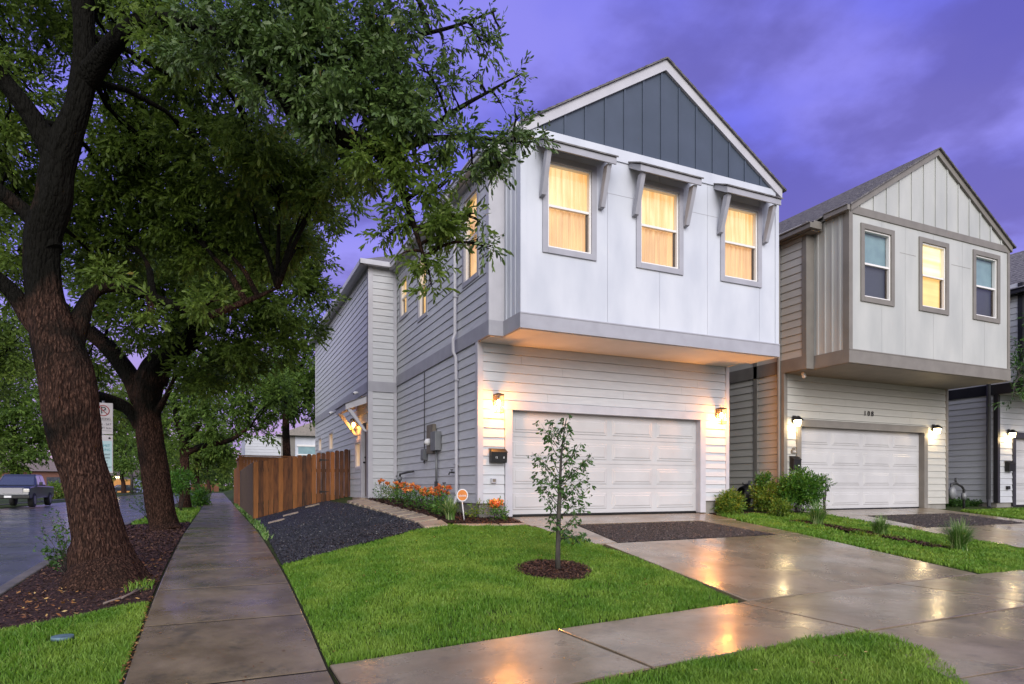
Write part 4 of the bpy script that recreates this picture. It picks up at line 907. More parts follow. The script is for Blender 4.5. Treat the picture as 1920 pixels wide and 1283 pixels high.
# ---- lanterns
def point(parent, loc, power, col, r=.03):
    l = bpy.data.lights.new('lamp_light', 'POINT'); l.energy = power; l.color = col; l.shadow_soft_size = r
    o = bpy.data.objects.new('lamp_light', l); COL.objects.link(o); o.parent = parent; o.location = loc; return o
def box_lantern(label, power):
    R = empty('wall_lantern', (0, 0, 0), label, 'wall lamp', 'lanterns either side of the near garage')
    mb = MB(); mb.box(-.055, .055, -.018, 0, -.02, .20); mb.box(-.03, .03, -.10, -.018, .145, .17); mb.build('back_plate', M['bronze'], R)
    mb = MB(); mb.box(-.085, .085, -.205, -.035, .17, .20); mb.box(-.045, .045, -.165, -.075, .20, .215)
    for sx_ in (-.08, .072):
        for sy in (-.20, -.048): mb.box(sx_, sx_+.008, sy, sy+.008, -.17, .17)
    mb.box(-.08, .08, -.20, -.192, -.176, -.166); mb.box(-.08, .08, -.048, -.04, -.176, -.166); mb.box(-.08, -.072, -.192, -.048, -.176, -.166); mb.box(.072, .08, -.192, -.048, -.176, -.166)
    mb.build('cage', M['bronze'], R)
    mb = MB()
    for a in ((-.071, .071, -.197, -.195), (-.071, .071, -.046, -.044)): mb.box(a[0], a[1], a[2], a[3], -.165, .169)
    for a in (-.077, .075): mb.box(a, a+.002, -.191, -.049, -.165, .169)
    mb.build('glass', M['lamp_glass'], R)
    mb = MB(); mb.tube([(0, -.12, .165), (0, -.12, .10)], .022, 10); mb.build('socket', M['bronze'], R)
    mb = MB(); mb.ball((0, -.12, .03), .042, 12, 8, (1, 1, 1.5)); mb.build('bulb', M['bulb'], R)
    point(R, (0, -.12, -.045), power, (1, .36, .055), .05)
    return R
A = box_lantern('bronze box lantern lit on the wall left of the near garage', 125); A.location = (5.08, 11.86-.035, 2.78)
B = copy_tree(A); B.location = (10.80, 11.86-.035, 2.79); B['label'] = 'bronze box lantern lit on the wall right of the near garage'
C_ = copy_tree(A); C_.location = (3.90-.035, 19.62, 2.98); C_.rotation_euler.z = -math.pi/2; C_['label'] = 'bronze box lantern lit beside the side entry door'; del C_['group']
for ch in C_.children:
    if ch.type == 'LIGHT': ch.data = ch.data.copy(); ch.data.energy = 15
def hood_lantern(label, power):
    R = empty('wall_lantern', (0, 0, 0), label, 'wall lamp', 'black hooded lanterns on the neighbour garages')
    mb = MB(); mb.box(-.05, .05, -.02, 0, -.06, .14); mb.box(-.015, .015, -.1, -.02, .08, .10); mb.build('back_plate', M['black_metal'], R)
    mb = MB(); mb.hexa([(-.10, -.21, .03), (.10, -.21, .03), (.10, -.022, .03), (-.10, -.022, .03), (-.03, -.14, .12), (.03, -.14, .12), (.03, -.09, .12), (-.03, -.09, .12)]); mb.box(-.105, .105, -.215, -.022, .015, .03)
    mb.build('hood', M['black_metal'], R)
    mb = MB(); mb.hexa([(-.045, -.16, -.13), (.045, -.16, -.13), (.045, -.07, -.13), (-.045, -.07, -.13), (-.065, -.18, .014), (.065, -.18, .014), (.065, -.05, .014), (-.065, -.05, .014)]); mb.build('lamp_shade', M['bulb_soft'], R)
    point(R, (0, -.12, -.19), power, (1, .72, .36), .05)
    return R
A2 = hood_lantern('black hooded lantern lit left of the cream house garage', 12); A2.location = (13.29, 11.825, 2.80)
for loc, lb in (((18.85, 11.825, 2.80), 'black hooded lantern lit right of the cream house garage'), ((22.56, 11.825, 2.80), 'black hooded lantern lit on the black trimmed house')):
    c = copy_tree(A2); c.location = loc; c['label'] = lb

# ---- things on the walls
def text(body, size, loc, m, parent, name, rot=(math.pi/2, 0, 0), ext=.004, al='CENTER'):
    cu = bpy.data.curves.new(name, 'FONT'); cu.body = body; cu.size = size; cu.extrude = ext; cu.align_x = al; cu.align_y = 'CENTER'
    o = bpy.data.objects.new(name, cu); COL.objects.link(o); cu.materials.append(m); o.rotation_euler = rot
    me = bpy.data.meshes.new_from_object(o); bpy.data.objects.remove(o); o = bpy.data.objects.new(name, me); COL.objects.link(o); o.rotation_euler = rot
    if parent: o.parent = parent; o.location = Vector(loc)-root_loc(parent)
    else: o.location = loc
    return o
def mailbox(x, z, w, h, label, nums):
    R = empty('mailbox', (x, 11.84, z), label, 'mailbox')
    mb = MB(); mb.prism([(11.835, z), (11.72, z), (11.70, z+h*.8), (11.75, z+h), (11.835, z+h)], 'x', x-w/2, x+w/2); mb.build('box', M['black_metal'], R, bevel=.006)
    mb = MB(); mb.hexa([(x-w/2-.01, 11.69, z+h*.78), (x+w/2+.01, 11.69, z+h*.78), (x+w/2+.01, 11.834, z+h+.012), (x-w/2-.01, 11.834, z+h+.012), (x-w/2-.01, 11.69, z+h*.81), (x+w/2+.01, 11.69, z+h*.81), (x+w/2+.01, 11.834, z+h+.028), (x-w/2-.01, 11.834, z+h+.028)]); mb.build('lid', M['black_metal'], R)
    for (dx, s) in nums:
        text(s, .055, (x+dx, 11.695, z+h*.38), M['white_plastic'], R, 'number')
    return R
mailbox(5.10, 1.62, .34, .26, 'black mailbox with white numbers left of the near garage', [(-.07, '15'), (.09, '8')])
mailbox(13.28, 1.55, .26, .34, 'black mailbox by the cream house garage', [(.03, '▬')])
mailbox(22.55, 1.62, .32, .30, 'black mailbox on the black trimmed house', [])
hn = text('1 0 8', .19, (16.1, 11.83, 3.12), M['black_metal'], None, 'house_number', ext=.006); tag(hn, 'black house number 108 above the cream house garage', 'house number')
R = empty('address_plaque', (13.29, 11.83, 1.98), 'small dark plaque above the cream house mailbox', 'plaque')
mb = MB(); mb.box(13.20, 13.38, 11.815, 11.838, 1.98, 2.08); mb.box(13.245, 13.335, 11.815, 11.838, 2.08, 2.13); mb.build('plate', M['brown_metal'], R, bevel=.006); text('108', .07, (13.29, 11.812, 2.03), M['white_plastic'], R, 'number', ext=.001)
R = empty('outlet_cover', (5.02, 11.83, 1.24), 'small grey outdoor outlet under the black mailbox', 'outlet')
mb = MB(); mb.box(4.965, 5.075, 11.79, 11.838, 1.215, 1.315); mb.build('box', M['trim_light'], R, bevel=.006); mb = MB(); mb.box(4.985, 5.055, 11.782, 11.7895, 1.24, 1.295); mb.build('cover', M['brown_metal'], R)
R = empty('outlet_cover', (22.52, 11.83, 1.1), 'black outdoor outlet low on the black trimmed house', 'outlet'); mb = MB(); mb.box(22.45, 22.59, 11.78, 11.838, 1.05, 1.16); mb.build('box', M['black_metal'], R, bevel=.006)
# electric meter, on the side wall
R = empty('electric_meter', (4.69, 14.5, 1.9), 'grey electric meter cabinet on the side wall', 'meter')
mb = MB(); mb.box(4.60, 4.685, 14.50, 14.98, 1.93, 2.62); mb.build('back_box', M['brown_metal'], R, bevel=.006)
mb = MB(); mb.box(4.54, 4.684, 14.12, 14.49, 1.98, 2.42); mb.build('breaker_box', M['grey_metal'], R, bevel=.008)
mb = MB(); mb.tube([(4.60, 14.72, 2.2), (4.54, 14.72, 2.2)], .085, 16); mb.ball((4.535, 14.72, 2.2), .075, 12, 8); mb.build('meter_dial', M['white_plastic'], R)
mb = MB(); mb.tube([(4.64, 14.33, 1.98), (4.64, 14.33, 1.24)], .028, 10); mb.build('conduit', M['grey_metal'], R); mb = MB(); mb.tube([(4.63, 14.33, 1.26), (4.63, 14.31, .9), (4.61, 14.28, .55)], .04, 10); mb.build('riser', M['dark_pipe'], R)
R = empty('cable_box', (4.69, 15.35, 1.8), 'grey cable junction box with wire up the side wall', 'utility box')
mb = MB(); mb.box(4.60, 4.685, 15.18, 15.46, 1.79, 2.07); mb.box(4.585, 4.60, 15.21, 15.43, 1.82, 2.04); mb.build('box', M['grey_metal'], R, bevel=.006)
mb = MB(); mb.tube([(4.675, 15.4, 2.07), (4.675, 15.4, 3.98)], .011, 6); mb.build('cable', M['dark_pipe'], R); mb = MB(); mb.ball((4.64, 15.3, 1.75), .03, 8, 6); mb.tube([(4.64, 15.3, 1.79), (4.64, 15.3, 1.70)], .012, 6); mb.build('cable_gland', M['dark_pipe'], R)
R = empty('gas_meter_pipe', (4.55, 17.5, .75), 'dark gas riser pipes at the left end of the flower bed', 'gas pipe')
mb = MB(); mb.tube([(4.52, 17.5, .62), (4.52, 17.5, 1.30)], .035, 10); mb.tube([(4.52, 17.5, 1.22), (4.52, 17.2, 1.22), (4.52, 17.15, 1.35), (4.52, 17.15, 1.48), (4.52, 16.3, 1.52), (4.66, 16.28, 1.54)], .028, 8); mb.build('pipe', M['dark_pipe'], R)
mb = MB(); mb.ball((4.52, 17.5, 1.32), .08, 12, 8, (1, 1, .6)); mb.ball((4.52, 17.16, 1.36), .065, 10, 8); mb.tube([(4.52, 17.5, 1.40), (4.52, 17.5, 1.46)], .03, 8); mb.build('regulator', M['grey_metal'], R)
R = empty('water_valve', (4.55, 13.55, .6), 'copper grey water valve pipe behind the lilies', 'valve')
mb = MB(); mb.tube([(4.53, 13.65, .5), (4.53, 13.65, 1.05), (4.53, 13.62, 1.12), (4.53, 13.45, 1.14), (4.66, 13.42, 1.14)], .032, 10); mb.build('pipe', M['grey_metal'], R); mb = MB(); mb.tube([(4.53, 13.45, 1.14), (4.53, 13.45, 1.22)], .012, 8); mb.tube([(4.53, 13.45, 1.21), (4.53, 13.45, 1.235)], .04, 10); mb.build('handle', M['dark_pipe'], R)
R = empty('hose_tap', (4.66, 13.2, 1.4), 'small dark hose tap on the side wall beside the downspout', 'tap')
mb = MB(); mb.tube([(4.69, 13.22, 1.45), (4.58, 13.22, 1.45), (4.56, 13.22, 1.40)], .018, 8); mb.build('spout', M['dark_pipe'], R); mb = MB(); mb.tube([(4.63, 13.22, 1.46), (4.63, 13.22, 1.50)], .008, 6); mb.tube([(4.63, 13.22, 1.50), (4.63, 13.22, 1.515)], .035, 10); mb.build('handle', M['dark_pipe'], R)
for i, (y, z, nm) in enumerate(((19.6, 3.98, 'above the entry canopy'), (24.2, 3.86, 'further back on the belt of the side wall'))):
    R = empty('security_camera', (3.87, y, z), f'small white dome camera {nm}', 'camera', 'security cameras on the side wall')
    mb = MB(); mb.tube([(3.868, y, z), (3.80, y, z)], .035, 12); mb.build('mount', M['white_plastic'], R); mb = MB(); mb.ball((3.78, y, z-.02), .055, 12, 8); mb.build('dome', M['white_plastic'], R); mb = MB(); mb.ball((3.75, y-.01, z-.04), .03, 10, 6); mb.build('lens', M['black_metal'], R)
R = empty('flood_camera', (13.25, 11.4, 3.95), 'white motion sensor under the cream house soffit', 'sensor')
mb = MB(); mb.tube([(13.3, 11.55, 3.985), (13.3, 11.55, 3.93)], .05, 12); mb.ball((13.3, 11.53, 3.9), .055, 12, 8); mb.build('sensor', M['white_plastic'], R)
# hose on its hook by the side of the cream house
R = empty('garden_hose', (12.9, 12.9, 1.1), 'black hose coiled on a hook between the houses', 'hose')
mb = MB()
for k in range(7):
    pts = []
    for i in range(25):
        a = 2*math.pi*i/24; pts.append((12.88-.012*k, 13.0+.02*k+(.13+.008*k)*math.sin(a), .90+(.30-.012*k)*math.cos(a)))
    mb.tube(pts, .013, 6, cap=False)
mb.build('hose_coil', M['black_metal'], R); mb = MB(); mb.tube([(12.955, 13.05, 1.2), (12.80, 13.05, 1.2), (12.78, 13.05, 1.25)], .015, 6); mb.build('hook', M['black_metal'], R)
R = empty('outlet_cover', (12.95, 12.78, 1.2), 'grey outdoor outlet on the cream house side wall', 'outlet'); mb = MB(); mb.box(12.90, 12.955, 12.86, 12.98, 1.16, 1.30); mb.build('box', M['grey_metal'], R, bevel=.005)
R = empty('gas_meter', (20.6, 12.2, .7), 'grey gas meter with pipes beside the cream house', 'gas meter')
gx_, gy_ = 19.95, 11.95
mb = MB(); mb.tube([(gx_+.55, gy_, .45), (gx_+.55, gy_, 1.05), (gx_+.45, gy_, 1.15), (gx_+.15, gy_, 1.25), (gx_-.05, gy_, 1.22), (gx_-.08, gy_, 1.0)], .035, 8); mb.tube([(gx_+.15, gy_, 1.25), (gx_+.15, gy_, 1.4)], .03, 8); mb.build('pipe', M['dark_pipe'], R)
mb = MB(); mb.ball((gx_-.05, gy_-.02, .95), .17, 14, 10, (.8, .6, 1.1)); mb.build('meter_body', M['grey_metal'], R); mb = MB(); mb.tube([(gx_+.55, gy_, .75), (gx_+.55, gy_, .95)], .07, 10); mb.build('regulator', M['grey_metal'], R)

# ---- security sign on a stake
R = empty('yard_sign', (4.35, 11.75, .5), 'orange round security sign on a white stake in the flower bed', 'sign')
sxx, syy, szz = 4.27, 11.58, .98
fd = Vector((-sxx, -syy, 0)).normalized(); rt = Vector((-fd.y, fd.x, 0))
def disc(r, off, th, n=16, sq=1.12):
    mb = MB(); fr = []; bk = []
    for k in range(n):
        a = 2*math.pi*(k+.5)/n; p = Vector((sxx, syy, szz))+rt*math.cos(a)*r+Vector((0, 0, 1))*math.sin(a)*r*sq+fd*off
        fr.append(p+fd*th); bk.append(p)
    mb.face(fr); mb.face(list(reversed(bk)))
    for k in range(n): mb.face([bk[k], bk[(k+1) % n], fr[(k+1) % n], fr[k]])
    return mb
disc(.108, 0, .012).build('sign_rim', M['white_plastic'], R); disc(.092, .013, .004).build('sign_face', mat('orange_sign', (.55, .16, .02), .4, .4, var=(.65, .22, .03), vscale=6), R)
mb = MB(); mb.tube([(sxx+.0, syy+.02, .86), (sxx+.05, syy+.02, .45)], .011, 8); mb.build('stake', M['white_plastic'], R)
tx = text('vivint', .070, (sxx+fd.x*.019, syy+fd.y*.019, szz-.01), M['white_plastic'], R, 'sign_text', rot=(math.pi/2, 0, math.atan2(rt.y, rt.x)+math.pi), ext=.001)
if (Matrix.Rotation(math.atan2(rt.y, rt.x)+math.pi, 3, 'Z') @ Vector((0, -1, 0))).dot(fd) < 0: tx.rotation_euler.z -= math.pi

# ---------------------------------------------------------------- vegetation
def at(px, py, d):
    xc = (px-960)/FPX*d; z = (HY-py)/FPX*d
    return Vector((CT*xc+ST*d, -ST*xc+CT*d, CZ+z))
def unit(v): return v/np.linalg.norm(v, axis=1)[:, None]
def leaves(name, P, D, L, m, parent, nl=9, wr=.28, span=2.4, droop=.25, fold=True, hexl=False):
    """sprigs: at each point P a twig of direction D carries nl pointed leaves"""
    n = len(P); V = []; 
    up = np.tile([0, 0, 1.], (n, 1)); D = unit(D+[0, 0, 1e-4])
    s1 = unit(np.cross(D, up+RNG.normal(size=(n, 3))*.3)); s2 = np.cross(D, s1); Ls = L*RNG.uniform(.75, 1.25, n)
    q = 6 if hexl else 4; allV = np.empty((n, nl, q, 3)); col = np.repeat(RNG.random((n, 1))*.5, nl, 1)+RNG.random((n, nl))*.5
    for j in range(nl):
        t = (j+.5)/nl; a = j*2.4+RNG.uniform(0, 1.2, n)
        rad = s1*np.cos(a)[:, None]+s2*np.sin(a)[:, None]*.8
        ld = unit(D*(.45+.9*t)+rad*(.95-.55*t)+np.array([0, 0, -droop])*RNG.uniform(.2, 1.4, (n, 1)))
        l = (Ls*RNG.uniform(.45, 1.2, n))[:, None]
        b = P+D*(t*span*Ls)[:, None]
        w = unit(np.cross(ld, rad+RNG.normal(size=(n, 3))*.5+1e-4))*l*wr
        nn = np.cross(ld, w)*.25 if fold else 0
        if hexl:
            allV[:, j, 0] = b; allV[:, j, 1] = b+ld*l*.35-w*.42+nn*.8; allV[:, j, 2] = b+ld*l*.75-w*.40+nn*.8; allV[:, j, 3] = b+ld*l; allV[:, j, 4] = b+ld*l*.75+w*.40+nn*.8; allV[:, j, 5] = b+ld*l*.35+w*.42+nn*.8
        else:
            allV[:, j, 0] = b; allV[:, j, 1] = b+ld*l*.5-w*.5+nn; allV[:, j, 2] = b+ld*l; allV[:, j, 3] = b+ld*l*.55+w*.5+nn
    k = n*nl; F = (np.arange(k)*q)[:, None]+np.arange(q)[None]
    return np_mesh(name, allV.reshape(-1, 3), F, np.full(k, q), m, parent, col=np.repeat(col.ravel(), q))
def blob_points(c, r, n, sub=None, shell=.35, flat=.8):
    """clumped sprig points in a ball, with outward directions"""
    k = sub or max(4, int(n/28)); C = RNG.normal(size=(k, 3)); C = unit(C)*(RNG.random((k, 1))**(shell))*r; C[:, 2] *= flat
    idx = RNG.integers(0, k, n); P = C[idx]+unit(RNG.normal(size=(n, 3)))*(RNG.random((n, 1))**.6)*r*.30
    D = unit(C[idx])*.45+RNG.normal(size=(n, 3))*.55+np.array([0, 0, -.1]); D += (P-C[idx])/(r*.3)*.5
    return P+np.array(c), D
def bark_fn(seed, amp=.05, lob=3):
    def f(t, a, p):
        v = noise.noise(Vector((math.cos(a)*1.6+seed, math.sin(a)*1.6, p.z*.55)))
        w = noise.noise(Vector((math.cos(a)*5+seed*3, math.sin(a)*5, p.z*1.8)))
        x = noise.noise(Vector((math.cos(a)*11+seed*5, math.sin(a)*11, p.z*3.2)))
        y = noise.noise(Vector((math.cos(a)*9+seed*2, math.sin(a)*9, p.z*.9)))
        return 1+v*amp*2.2+w*amp*1.4+x*amp*.7+(.5-abs(y))*amp*1.6-amp*.4
    return f
def smooth_path(pts, n):
    """Catmull-Rom through (vector, radius)"""
    out = []; m = len(pts)
    for i in range(m-1):
        p0, p1, p2, p3 = (pts[max(i-1, 0)], pts[i], pts[i+1], pts[min(i+2, m-1)])
        for k in range(n):
            t = k/n
            f = lambda a, b, c, d: .5*((2*b)+(-a+c)*t+(2*a-5*b+4*c-d)*t*t+(-a+3*b-3*c+d)*t**3)
            out.append((Vector([f(p0[0][j], p1[0][j], p2[0][j], p3[0][j]) for j in range(3)]), max(.004, f(p0[1], p1[1], p2[1], p3[1]))))
    out.append(pts[-1]); return out
LW = 1.0
def limb(mb, px, n=6, seg=14, seed=0, amp=.05, cap=True):
    """px: (x, y, width_px, depth) traced along a limb"""
    path = [(at(x, y, d), LW*w/2/FPX*d/math.hypot(1, (x-960)/FPX)) for x, y, w, d in px]; s = smooth_path(path, n)
    mb.tube([a for a, b in s], [b for a, b in s], seg, cap, bark_fn(seed, amp))
    return s
def big_tree(name, label, loc, limbs, blobs, leafmats, leafL, nl=9, group=None, dens=1.0, twigs=True, bark='bark', seg=22, coverage=3.0, wr=.28, dens_mul=None):
    R = empty(name, loc, label, 'tree', group); mb = MB(); skel = []
    for i, lb in enumerate(limbs):
        s = limb(mb, lb, seed=i*1.7+loc[0], seg=seg*3 if i == 0 else max(8, seg-4), n=16 if i == 0 else 7, amp=.05 if i == 0 else .06); skel += [a for a, b in s[len(s)//3 if i == 0 else 0:]]
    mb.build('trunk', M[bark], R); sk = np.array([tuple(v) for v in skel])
    tw = MB(); groups = {}
    for b in blobs:
        px, py, r, d = b[:4]; c = at(px, py, d); rm = r/FPX*d; mi = b[4] if len(b) > 4 else 0; dn = b[5] if len(b) > 5 else 1.0
        L = leafL*max(1, d/8.5)**.75
        n = int(coverage*dens*dn*math.pi*rm*rm/(L*L*wr*.42)/nl); n = max(3, n)
        P, D = blob_points(tuple(c), rm, n, shell=.38)
        groups.setdefault(mi, []).append((P, D, L))
        if twigs:
            k = np.argmin(((sk-np.array(c))**2).sum(1)); a = Vector(sk[k]); ln = (c-a).length
            if ln < 9:
                mid = a.lerp(c, .5)+Vector((random.uniform(-.1, .1), random.uniform(-.1, .1), random.uniform(-.02, .12)))*ln
                r0 = min(.06, .014+.018*ln)
                tw.tube([a, a.lerp(mid, .5)+Vector((0, 0, .04*ln)), mid, c], [r0, r0*.8, r0*.6, r0*.3], 6)
                for q in range(5):
                    e = Vector(P[random.randrange(len(P))]); tw.tube([mid.lerp(c, .1+.18*q), mid.lerp(c, .5+.1*q).lerp(e, .5), e], [r0*.4, r0*.25, .004], 5, cap=False)
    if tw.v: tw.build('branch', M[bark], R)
    for mi, gl in groups.items():
        by = {}
        for P, D, L in gl: by.setdefault(round(L, 2), []).append((P, D))
        Ps = np.concatenate([p for p, _, _ in gl]); Ds = np.concatenate([d for _, d, _ in gl]); Ls = np.concatenate([np.full(len(p), l) for p, _, l in gl])
        leaves('crown', Ps, Ds, Ls, leafmats[mi], R, nl=nl, wr=wr, hexl=leafL < .095 and loc[1] < 12, droop=.35)
    return R
D1 = 8.6; LW = .84
trunk1 = [(204, 1130, 270, 8.45), (200, 1098, 205, 8.5), (194, 1060, 160, D1), (188, 1030, 142, D1), (184, 1000, 123, D1), (162, 900, 106, D1), (147, 850, 110, D1), (136, 790, 126, D1), (130, 715, 126, D1), (106, 640, 112, D1), (82, 549, 84, D1), (78, 449, 82, D1), (100, 374, 82, D1), (106, 324, 78, D1), (118, 274, 76, D1), (146, 200, 58, D1), (158, 125, 58, D1), (158, 50, 48, D1), (154, -40, 50, D1), (150, -260, 36, D1)]
limbsA = [trunk1,
    [(108, 300, 70, D1), (70, 235, 52, D1-.1), (35, 185, 48, D1-.2), (-20, 120, 42, D1-.3), (-120, 20, 34, 8.0)],
    [(160, 150, 60, D1), (200, 95, 50, D1-.2), (245, 52, 42, D1-.5), (290, 30, 38, 8.0), (350, 40, 34, 7.8), (400, 52, 36, 7.7), (470, 105, 38, 7.6), (530, 185, 40, 7.5), (590, 238, 42, 7.5), (660, 262, 42, 7.5), (730, 280, 34, 7.5), (800, 262, 16, 7.6), (880, 258, 9, 7.7), (990, 268, 4, 7.8)],
    [(100, 470, 50, D1), (60, 410, 44, D1), (20, 375, 42, D1-.1), (-40, 330, 40, 8.3)],
    [(100, 640, 70, D1), (60, 600, 52, D1), (20, 545, 44, D1-.1), (-50, 490, 42, 8.3)],
    [(118, 690, 90, D1+.1), (150, 600, 46, D1+.25), (178, 548, 30, D1+.5), (230, 540, 24, 9.2), (280, 556, 24, 9.6), (330, 574, 22, 9.8), (385, 592, 20, 10.1), (450, 570, 14, 10.4), (520, 540, 6, 10.6)],
    [(700, 275, 30, 7.5), (745, 340, 20, 7.5), (775, 420, 13, 7.5), (800, 500, 6, 7.6)],
    [(560, 215, 20, 7.5), (640, 130, 15, 7.6), (740, 80, 11, 7.7), (850, 50, 7, 7.8), (930, 20, 4, 7.9)],
    [(770, 270, 14, 7.6), (850, 210, 10, 7.7), (920, 170, 6, 7.8), (975, 140, 3, 7.8)]]
BR = 1
blobsA = [
    # bright limb reaching right
    (440, 60, 85, 7.4, BR), (540, 50, 90, 7.3, BR), (640, 40, 85, 7.4, BR), (500, 120, 75, 7.3, BR), (590, 130, 85, 7.2, BR), (680, 120, 80, 7.3, BR), (740, 60, 60, 7.4, BR), (640, 200, 70, 7.3, BR), (730, 190, 70, 7.3, BR), (560, 180, 50, 7.2, BR),
    (800, 130, 38, 7.4, BR, .6), (790, 220, 55, 7.4, BR, .9), (860, 255, 42, 7.5, BR, .9), (850, 180, 34, 7.6, BR, .5), (910, 270, 34, 7.6, BR, .9), (955, 258, 30, 7.7, BR, .8), (1003, 266, 18, 7.7, BR, .7), (940, 320, 24, 7.6, BR, .6), (885, 318, 28, 7.6, BR, .4),
    (700, 290, 50, 7.4, 0, .9), (760, 300, 50, 7.4, 0, .8), (765, 375, 46, 7.4, 0, .9), (800, 425, 42, 7.5, 0, .9), (850, 435, 32, 7.6, 0, .8), (905, 455, 20, 7.6, BR, .8), (890, 400, 24, 7.6, 0, .5), (790, 490, 28, 7.5, 0, .9), (808, 535, 14, 7.5, 0, .7), (730, 440, 26, 7.5, 0, .6), (745, 480, 16, 7.5, 0, .5), (830, 350, 40, 7.5, 0, .4),
    (870, 50, 30, 7.7, BR, .32), (910, 30, 28, 7.8, BR, .3), (905, 90, 26, 7.8, BR, .35), (940, 55, 14, 7.9, BR, .3), (885, 140, 22, 7.8, BR, .3), (965, 138, 20, 7.8, BR, .28), (940, 195, 24, 7.8, BR, .4), (972, 215, 14, 7.8, BR, .4), (830, 85, 26, 7.6, BR, .35), (770, 20, 34, 7.6, BR, .4),
    (290, 575, 34, 9.0, 0, .5), (210, 520, 34, 8.8, 0, .45), (400, 560, 44, 9.4, 0, .6), (300, 60, 46, 7.7, 0, .6), (230, 20, 36, 8.0, 0, .4), (360, 90, 46, 7.6, BR, .7), (20, 130, 60, 8.6, 0, .5), (0, 240, 70, 8.8, 0, .5), (40, 480, 50, 9, 0, .5),
    # the main crown
    (30, 60, 110, 9.6, 0, .7), (140, 40, 90, 10.2, 0, .8), (50, 190, 80, 10.6, 0, .45), (15, 300, 90, 10.4, 0, .8), (40, 380, 80, 10.8, 0, .7), (250, 120, 85, 10.4, 0, .8), (220, 230, 85, 10.6, 0), (330, 110, 80, 9.8, 0, .45), (290, 300, 95, 11, 0), (210, 340, 90, 11.2, 0), (390, 180, 80, 10, 0, .7), (400, 290, 90, 10.4, 0), (480, 240, 75, 9.4, 0), (520, 310, 80, 10, 0), (610, 330, 70, 10, 0, .9), (590, 380, 65, 10.6, 0, .9), (470, 360, 85, 11, 0, .9), (340, 400, 90, 11.4, 0), (240, 440, 90, 11.6, 0), (170, 470, 70, 11.4, 0, .8), (30, 520, 70, 11, 0, .7), (420, 470, 80, 11.6, 0, .9), (500, 450, 70, 11.4, 0, .8), (560, 460, 50, 11.4, 0, .7),
    (700, 340, 30, 8, 0, .6), (640, 300, 50, 9, 0), (360, 30, 70, 8.6, 0, .8), (270, 20, 60, 9, 0, .8), (420, 120, 60, 8.4, 0), (-60, 450, 90, 10, 0, .6),
    # unseen crown added above and left of the frame to shade the trunk
    (100, -150, 160, 9, 0, .5), (330, -130, 150, 8.6, 0, .6), (560, -120, 140, 7.8, BR, .6), (-150, 100, 150, 9, 0, .5), (760, -90, 90, 7.7, BR, .5)]
big_tree('live_oak', 'massive live oak leaning over the pavement, nearest the camera', (-1.41, 10.0, -.1), limbsA, blobsA, [M['leaf_dark'], M['leaf_bright']], .085, nl=9, group='street oaks', coverage=5.0, wr=.36)
D2 = 16.2; LW = 1.0
trunk2 = [(312, 1006, 78, D2-.1), (308, 985, 58, D2), (300, 940, 53, D2), (293, 890, 53, D2), (283, 830, 50, D2), (276, 770, 52, D2), (278, 725, 56, D2), (290, 690, 50, D2), (318, 665, 44, D2), (350, 645, 40, D2-.3), (372, 615, 30, D2-.6), (420, 560, 20, D2-.5), (480, 500, 12, D2)]
limbsB = [trunk2, [(268, 750, 46, D2), (240, 700, 36, D2), (205, 655, 34, D2-.1), (165, 620, 30, D2-.2), (100, 560, 24, 15.5)], [(262, 800, 26, D2), (240, 768, 24, D2-.2), (205, 752, 28, D2-.4), (160, 740, 26, 15)],
    [(300, 720, 30, D2), (330, 600, 22, D2+.4), (350, 500, 16, D2+.5), (390, 400, 10, D2+.6)], [(290, 780, 18, D2), (312, 742, 10, D2-.3), (330, 700, 6, 15.6)]]
blobsB = [(200, 560, 70, 15, 0, .7), (290, 590, 70, 15, 0, .7), (250, 500, 80, 15.6, 0, .8), (350, 520, 90, 15.4), (440, 540, 80, 15), (380, 450, 80, 16), (470, 440, 70, 16), (530, 470, 60, 16, 0, .9), (580, 430, 50, 16, 0, .7), (600, 490, 28, 16, 0, .5), (520, 560, 65, 15.6), (440, 620, 65, 15.4), (500, 640, 55, 15.8, 0, .9), (390, 690, 55, 16, 0, .8), (340, 610, 40, 16.6, 0, .6), (560, 540, 45, 16.4, 0, .8), (600, 560, 30, 16.6, 0, .5), (160, 680, 50, 16.5, 0, .8), (240, 640, 45, 17, 0, .5), (200, 780, 34, 17, 0, .6), (450, 700, 50, 17, 0, .8), (560, 620, 36, 17, 0, .6), (610, 400, 34, 15.6, 0, .7), (640, 370, 30, 15, 0, .6), (100, 620, 50, 17, 0, .6), (330, 700, 36, 17, 0, .5)]
big_tree('live_oak', 'second live oak with a spreading fork behind the parking sign', (-1.27, 18.7, .05), limbsB, blobsB, [M['leaf_dark']], .085, nl=8, group='street oaks', seg=18, coverage=5.4, wr=.4)
def mk(trunk_px, base_y, w, d, top): return [(trunk_px, base_y, w*1.4, d), (trunk_px-1, base_y-20, w, d), (trunk_px-4, (base_y+top)/2, w*.85, d), (trunk_px-2, top, w*.6, d)]
FB_ = [M['leaf_far'], M['leaf_dark']]
